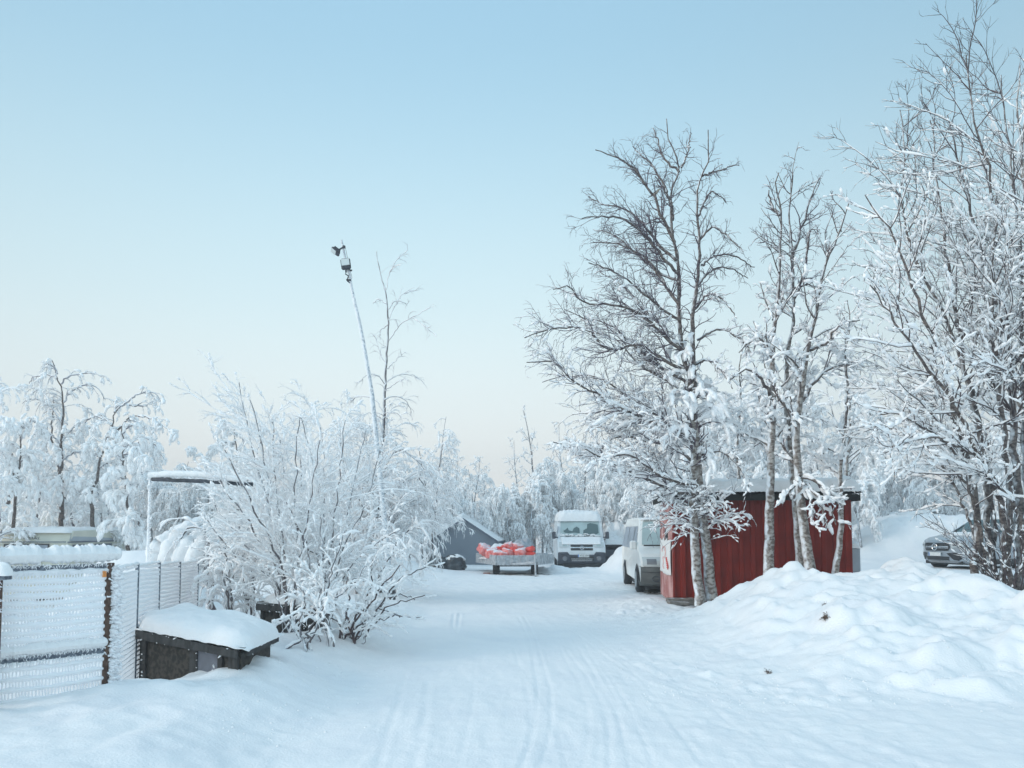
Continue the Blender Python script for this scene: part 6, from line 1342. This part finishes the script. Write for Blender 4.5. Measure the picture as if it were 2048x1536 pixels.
def far_tree(kind, px, top, Y, label, group=None, wide=1., name='frosted_birch', rz=None, dz=0, cat='tree'):
    pr, Hh = PR[kind]; p = P(px, 1060, Y); z0 = gz(p.x, Y) - .15; zt = P(px, top, Y).z; s = max(1.5, (zt - z0)) / Hh
    o = empty(name, (p.x, Y, z0), fr.uniform(0, 6.28) if rz is None else rz, label, cat, group); o.scale = (s * wide, s * wide, s)
    for k, (me, mt) in pr.items(): c = bpy.data.objects.new(k, me); C.objects.link(c); c.parent = o
    return o
# three traced trees of the left group
def z7(pts, Y, d=0): n = len(pts); return [(.2604 * x, 700 + .2604 * y, Y + d * i / (n - 1)) for i, (x, y) in enumerate(pts)]
def arched(trunks, lims, Y, label, seed, r0=.13, kk=1., thick=1.):
    rs = np.random.RandomState(seed); p0 = z7(trunks[0][:1] * 2, Y)[0]; q = P(*p0); base = Vector((q.x, Y, gz(q.x, Y) - .1)); bz = np.array(base)
    tk = [polychain([(p0[0], 1060 + (H - base.z) * F / Y, Y)] + z7(trunks[0], Y), r0, .015, 34, bz, .02, rs, .8)] + [polychain(z7(t, Y, .5), r0 * .6, .015, 34, bz, .02, rs, .8) for t in trunks[1:]]
    l0 = cat_ch([polychain(z7(l, Y, rs.uniform(-1.2, 1.2)), .045, .014, 18, bz, .02, rs) for l in lims])
    x1 = spawn(rs, cat_ch(tk), int(20 * kk), (.25, .99), (35, 75), (.08, .22), .35, 17, .09, (0, 0, -.25), rmin=.014)
    a = Chains(np.concatenate([l0.nodes, x1.nodes]), np.concatenate([l0.rad, x1.rad]))
    l2 = spawn(rs, a, 6.0, (.1, 1), (25, 60), (.20, .42), .55, 7, .13, (0, 0, -.45), density=True, rmin=.010, minlen=.35)
    l3 = spawn(rs, l2, 7.0, (.1, 1), (20, 60), (.45, .9), .7, 4, .12, (0, 0, -.8), density=True, rmin=.008, minlen=.25, r1f=.7); l3.rad = l3.rad * rs.uniform(.7, 1.5, (len(l3.nodes), 1)) * thick
    r = empty('frosted_birch', tuple(base), 0, label, 'tree')
    V, Q = tubes(tk, 7); link('trunk', np_mesh('trunk', V, quads=Q), M['dark_birch'], r)
    V, Q = tubes([a, l2], 4); link('limbs', np_mesh('limbs', V, quads=Q), M['far_twig'], r)
    V, Q = tubes([l3], 3); link('crown', np_mesh('crown', V, quads=Q), M['far_twig'] if thick < 1 else M['far_rime'], r)
    zt = P(0, 700 + .2604 * 500, Y).z - base.z; zf = lambda p: .12 + .85 * SS(zt + .8, zt - 2.5, p[..., 2])
    VV, QQ, TT = [], [], []; off = 0
    for s in (snow_on(rs, a, .09, .7, 2, .4, zf), snow_on(rs, l2, .075, .6, 2, .3, zf), snow_on(rs, l3, .06, .5, 1, .3, zf, keep=.6)):
        v, q_ = tubes([s], 5); VV.append(v); QQ.append(q_ + off); off += len(v)
    v, t = clumps_on(rs, [a, l2, l3], 3200, (.03, .085), zf); VV.append(v); TT.append(t + off)
    link('snow', np_mesh('snow', np.concatenate(VV), quads=np.concatenate(QQ), tris=np.concatenate(TT)), M['far_snow'], r)
arched([[(470, 1000), (475, 750), (480, 560), (485, 400), (470, 270), (440, 220), (420, 130), (400, 80)], [(480, 1300), (470, 1000), (400, 700), (405, 500), (412, 380)]],
       [[(490, 400), (540, 320), (640, 270), (740, 280), (810, 380)], [(470, 260), (520, 210), (600, 180), (720, 175), (800, 210)], [(475, 560), (410, 450), (350, 400), (250, 370), (170, 410)], [(400, 430), (330, 330), (250, 290), (170, 290)], [(440, 220), (360, 190), (260, 210), (230, 260)], [(440, 180), (400, 120), (330, 100)],
        [(480, 700), (560, 600), (660, 580), (740, 640)], [(470, 720), (380, 640), (300, 600), (240, 680)], [(475, 850), (580, 780), (700, 800), (760, 900)], [(470, 900), (370, 840), (280, 900), (250, 1000)], [(470, 1000), (560, 960), (640, 1050)]], 29.5, 'tallest frosted birch behind the caravan, with arching top branches', 711)
arched([[(710, 1130), (740, 1000), (770, 850), (800, 770), (860, 580), (880, 500), (930, 430)], [(800, 770), (900, 620), (990, 530), (1060, 505)]],
       [[(1060, 505), (1180, 530), (1260, 590), (1340, 650)], [(930, 430), (1000, 380), (1100, 320), (1200, 340), (1240, 410)], [(990, 420), (1100, 430), (1180, 400), (1220, 450)], [(880, 480), (890, 400), (920, 360)], [(810, 800), (950, 750), (1110, 700), (1200, 750), (1275, 850)], [(860, 580), (840, 560), (760, 510), (680, 540), (620, 600)], [(780, 850), (700, 760), (620, 740)], [(990, 530), (1080, 560), (1150, 640)], [(760, 900), (860, 860), (930, 920)]], 28.5, 'birch leaning right with heavy snowy branch ends left of the dark pole', 712)
arched([[(985, 1300), (960, 1000), (945, 850), (950, 700), (935, 590)]], [[(948, 740), (1040, 690), (1120, 680), (1200, 740)], [(945, 850), (870, 760), (800, 740)], [(975, 1130), (1040, 980), (1130, 930), (1190, 960)], [(950, 800), (1060, 780), (1140, 850)], [(960, 1000), (860, 930), (800, 1000)], [(985, 1350), (1030, 1300)], [(980, 1340), (930, 1270)], [(940, 640), (1000, 580), (1060, 590)]], 26.5, 'slim birch with a dark bare lower trunk above the mesh fence', 713, .10, .7, .8)
arched([[(110, 1180), (155, 850), (160, 700), (150, 600), (170, 570)], [(60, 1180), (100, 950), (125, 860), (60, 770), (0, 755)]], [[(155, 700), (230, 560), (300, 570), (340, 640)], [(150, 650), (80, 600), (10, 610)], [(160, 850), (250, 820), (320, 880)], [(155, 760), (60, 700), (-30, 740)], [(155, 620), (220, 550), (290, 560)]], 27.5, 'frosted birch at the far left edge behind the caravan', 714, .11)
arched([[(1830, 1000), (1830, 880), (1810, 700), (1790, 590), (1740, 570)]], [[(1790, 590), (1720, 570), (1680, 600)], [(1800, 650), (1860, 680), (1890, 790)], [(1805, 720), (1700, 710), (1620, 780), (1600, 860)], [(1820, 800), (1890, 820), (1930, 900)], [(1500, 850), (1480, 790), (1430, 770)]], 32, 'pointed drooping birch behind the spiky bush, left of its tips', 715, .09, .8)
# left group, told apart one by one
for a in [('a', -30, 738, 26, 'birch cut off by the left edge, only its branch tips showing', None, 1.),
          ('c', 72, 875, 31, 'shorter frosted birch between the left-edge tree and the tallest one', None, 1.), ('a', 168, 856, 33, 'twiggy frosted birch just right of the tallest one behind the caravan', None, 1.2), ('c', 205, 905, 29, 'dense frosted birch directly above the right end of the caravan', None, 1.1), ('c', 300, 930, 34, 'frosted birch whose crown is crossed by the left end of the dark pole', None, 1.1), ('d', 352, 905, 33, 'round-topped snowy birch above the dark pole', None, .9),
          ('c', 405, 930, 36, 'low frosted birch right of the round-topped one', None, 1.), ('e', 600, 850, 27, 'upright thin-twigged birch behind the middle of the thicket', None, 1.0), ('e', 690, 840, 30, 'frosted birch behind the thicket left of the floodlight pole', None, 1.), ('d', 548, 885, 29, 'thick frosted birch behind the left half of the thicket', None, 1.),
          ('b', 862, 850, 32, 'frosted birch with bowed top just right of the floodlight pole', None, .9), ('e', 905, 905, 40, 'frosted birch above the grey outbuilding', None, .9), ('e', 948, 905, 43, 'thin-topped birch above the right slope of the grey outbuilding', None, .9),
          ('g', 1068, 812, 46, 'bare upright tree with frosty fan of twigs above the white van', None, 1.0), ('g', 1042, 868, 45, 'smaller upright bare tree left of the one above the white van', None, 1.), ('g', 1135, 835, 47, 'brownish upright bare tree between the white van and the tall birch', None, 1.1), ('g', 1165, 860, 45, 'upright bare tree seen through the left branches of the tall birch', None, 1.)]:
    far_tree(a[0], a[1], a[2], a[3], a[4], a[5], a[6])
ORD = 'first second third fourth fifth sixth seventh eighth ninth tenth eleventh twelfth thirteenth fourteenth fifteenth sixteenth seventeenth eighteenth nineteenth twentieth twenty-first twenty-second twenty-third twenty-fourth twenty-fifth twenty-sixth'.split()
# the dense white row behind trailer and vans, then the row behind the shed
for i in range(17):
    px = 875 + i * 25 + fr.uniform(-8, 8); top = 985 + fr.uniform(-30, 10) - (35 if px > 1050 else 0); far_tree(['f', 'd'][i % 2], px, top, 40.5 + fr.uniform(-1, 3), 'weeping white birch, %s from the left in the low front row behind the vans' % ORD[i], 'white row behind the vans', fr.uniform(.75, 1.0))
for i in range(16):
    px = 860 + i * 29 + fr.uniform(-8, 8); top = 930 + fr.uniform(-18, 22) + (30 if 975 < px < 1030 else 0) - (20 if px > 1080 else 0); far_tree(['d', 'c'][i % 2], px, top, 49 + fr.uniform(-2, 3), 'taller frosted birch, %s from the left in the back row behind the vans' % ORD[i], 'white row behind the vans', fr.uniform(.8, 1.0))
for i in range(26):
    px = 1290 + i * 33 + fr.uniform(-12, 12); top = 815 + fr.uniform(-60, 60) - (20 if px > 1700 else 0); far_tree(['c', 'a', 'd', 'b', 'c'][i % 5], px, top, 36 + fr.uniform(-4, 8), 'tall frosted birch, %s from the left in the wood behind the red shed' % ORD[i], 'wood behind the shed', fr.uniform(.85, 1.1))
for i in range(16):
    px = 1310 + i * 52 + fr.uniform(-12, 12); top = 940 + fr.uniform(-30, 25); far_tree(['f', 'd'][i % 2], px, top, (39 if 1740 < px < 1980 else 30) + fr.uniform(-1, 5), 'low weeping birch, %s from the left just behind the red shed and car' % ORD[i], 'wood behind the shed', fr.uniform(.8, 1.0))
for i in range(24):
    px = -20 + i * 25 + fr.uniform(-12, 12); top = 945 + fr.uniform(-45, 35); far_tree(['d', 'c', 'f'][i % 3], px, top, 34 + fr.uniform(-2, 8), 'low frosted birch, %s from the left in the wood behind the caravan' % ORD[i], 'wood behind the caravan', fr.uniform(.9, 1.1))
for i in range(12):
    px = 470 + i * 34 + fr.uniform(-10, 10); top = 925 + fr.uniform(-30, 25); far_tree(['d', 'c'][i % 2], px, top, 33 + fr.uniform(-2, 8), 'frosted birch, %s from the left in the wood behind the roadside thicket' % ORD[i], 'wood behind the thicket', fr.uniform(.9, 1.1))
# far wood that reads as one mass
rs = np.random.RandomState(909); st, dr, ln = [], [], []
N = 620; X = rs.uniform(-62, 62, N); Yf = rs.uniform(58, 74, N); hgt = rs.uniform(4.2, 6.6, N)
stp = np.stack([X, Yf, np.full(N, -.4)], 1); tk = grow(rs, stp, np.tile([[0, 0, 1.]], (N, 1)), hgt, np.full(N, .09), 6, .05, (0, 0, 0), .2)
l1 = spawn(rs, tk, 16, (.1, 1), (40, 80), (.18, .38), .4, 5, .12, (0, 0, -.5), rmin=.03, shape=.5); l2 = spawn(rs, l1, 2.4, (.2, 1), (30, 70), (.5, .9), .8, 3, .15, (0, 0, -1), density=True, rmin=.035, r1f=.6)
V, Q = tubes([tk, l1, l2], 3)
link('far_wood', np_mesh('far_wood', V, quads=Q), M['far_rime'])['kind'] = 'stuff'

# ------------------------------------------------------------------ frosty air
hm = bpy.data.materials.new('haze_air'); hm.use_nodes = True; n_ = hm.node_tree; n_.nodes.clear()
pv = n_.nodes.new('ShaderNodeVolumePrincipled'); pv.inputs['Color'].default_value = (.93, .96, 1, 1); pv.inputs['Density'].default_value = .005; pv.inputs['Anisotropy'].default_value = .3
om = n_.nodes.new('ShaderNodeOutputMaterial'); n_.links.new(pv.outputs[0], om.inputs['Volume'])
hb_ = MB(); hb_.box((0, 40, 5.0), (280, 200, 16)); hz_ = hb_.build('haze', hm); hz_['kind'] = 'stuff'
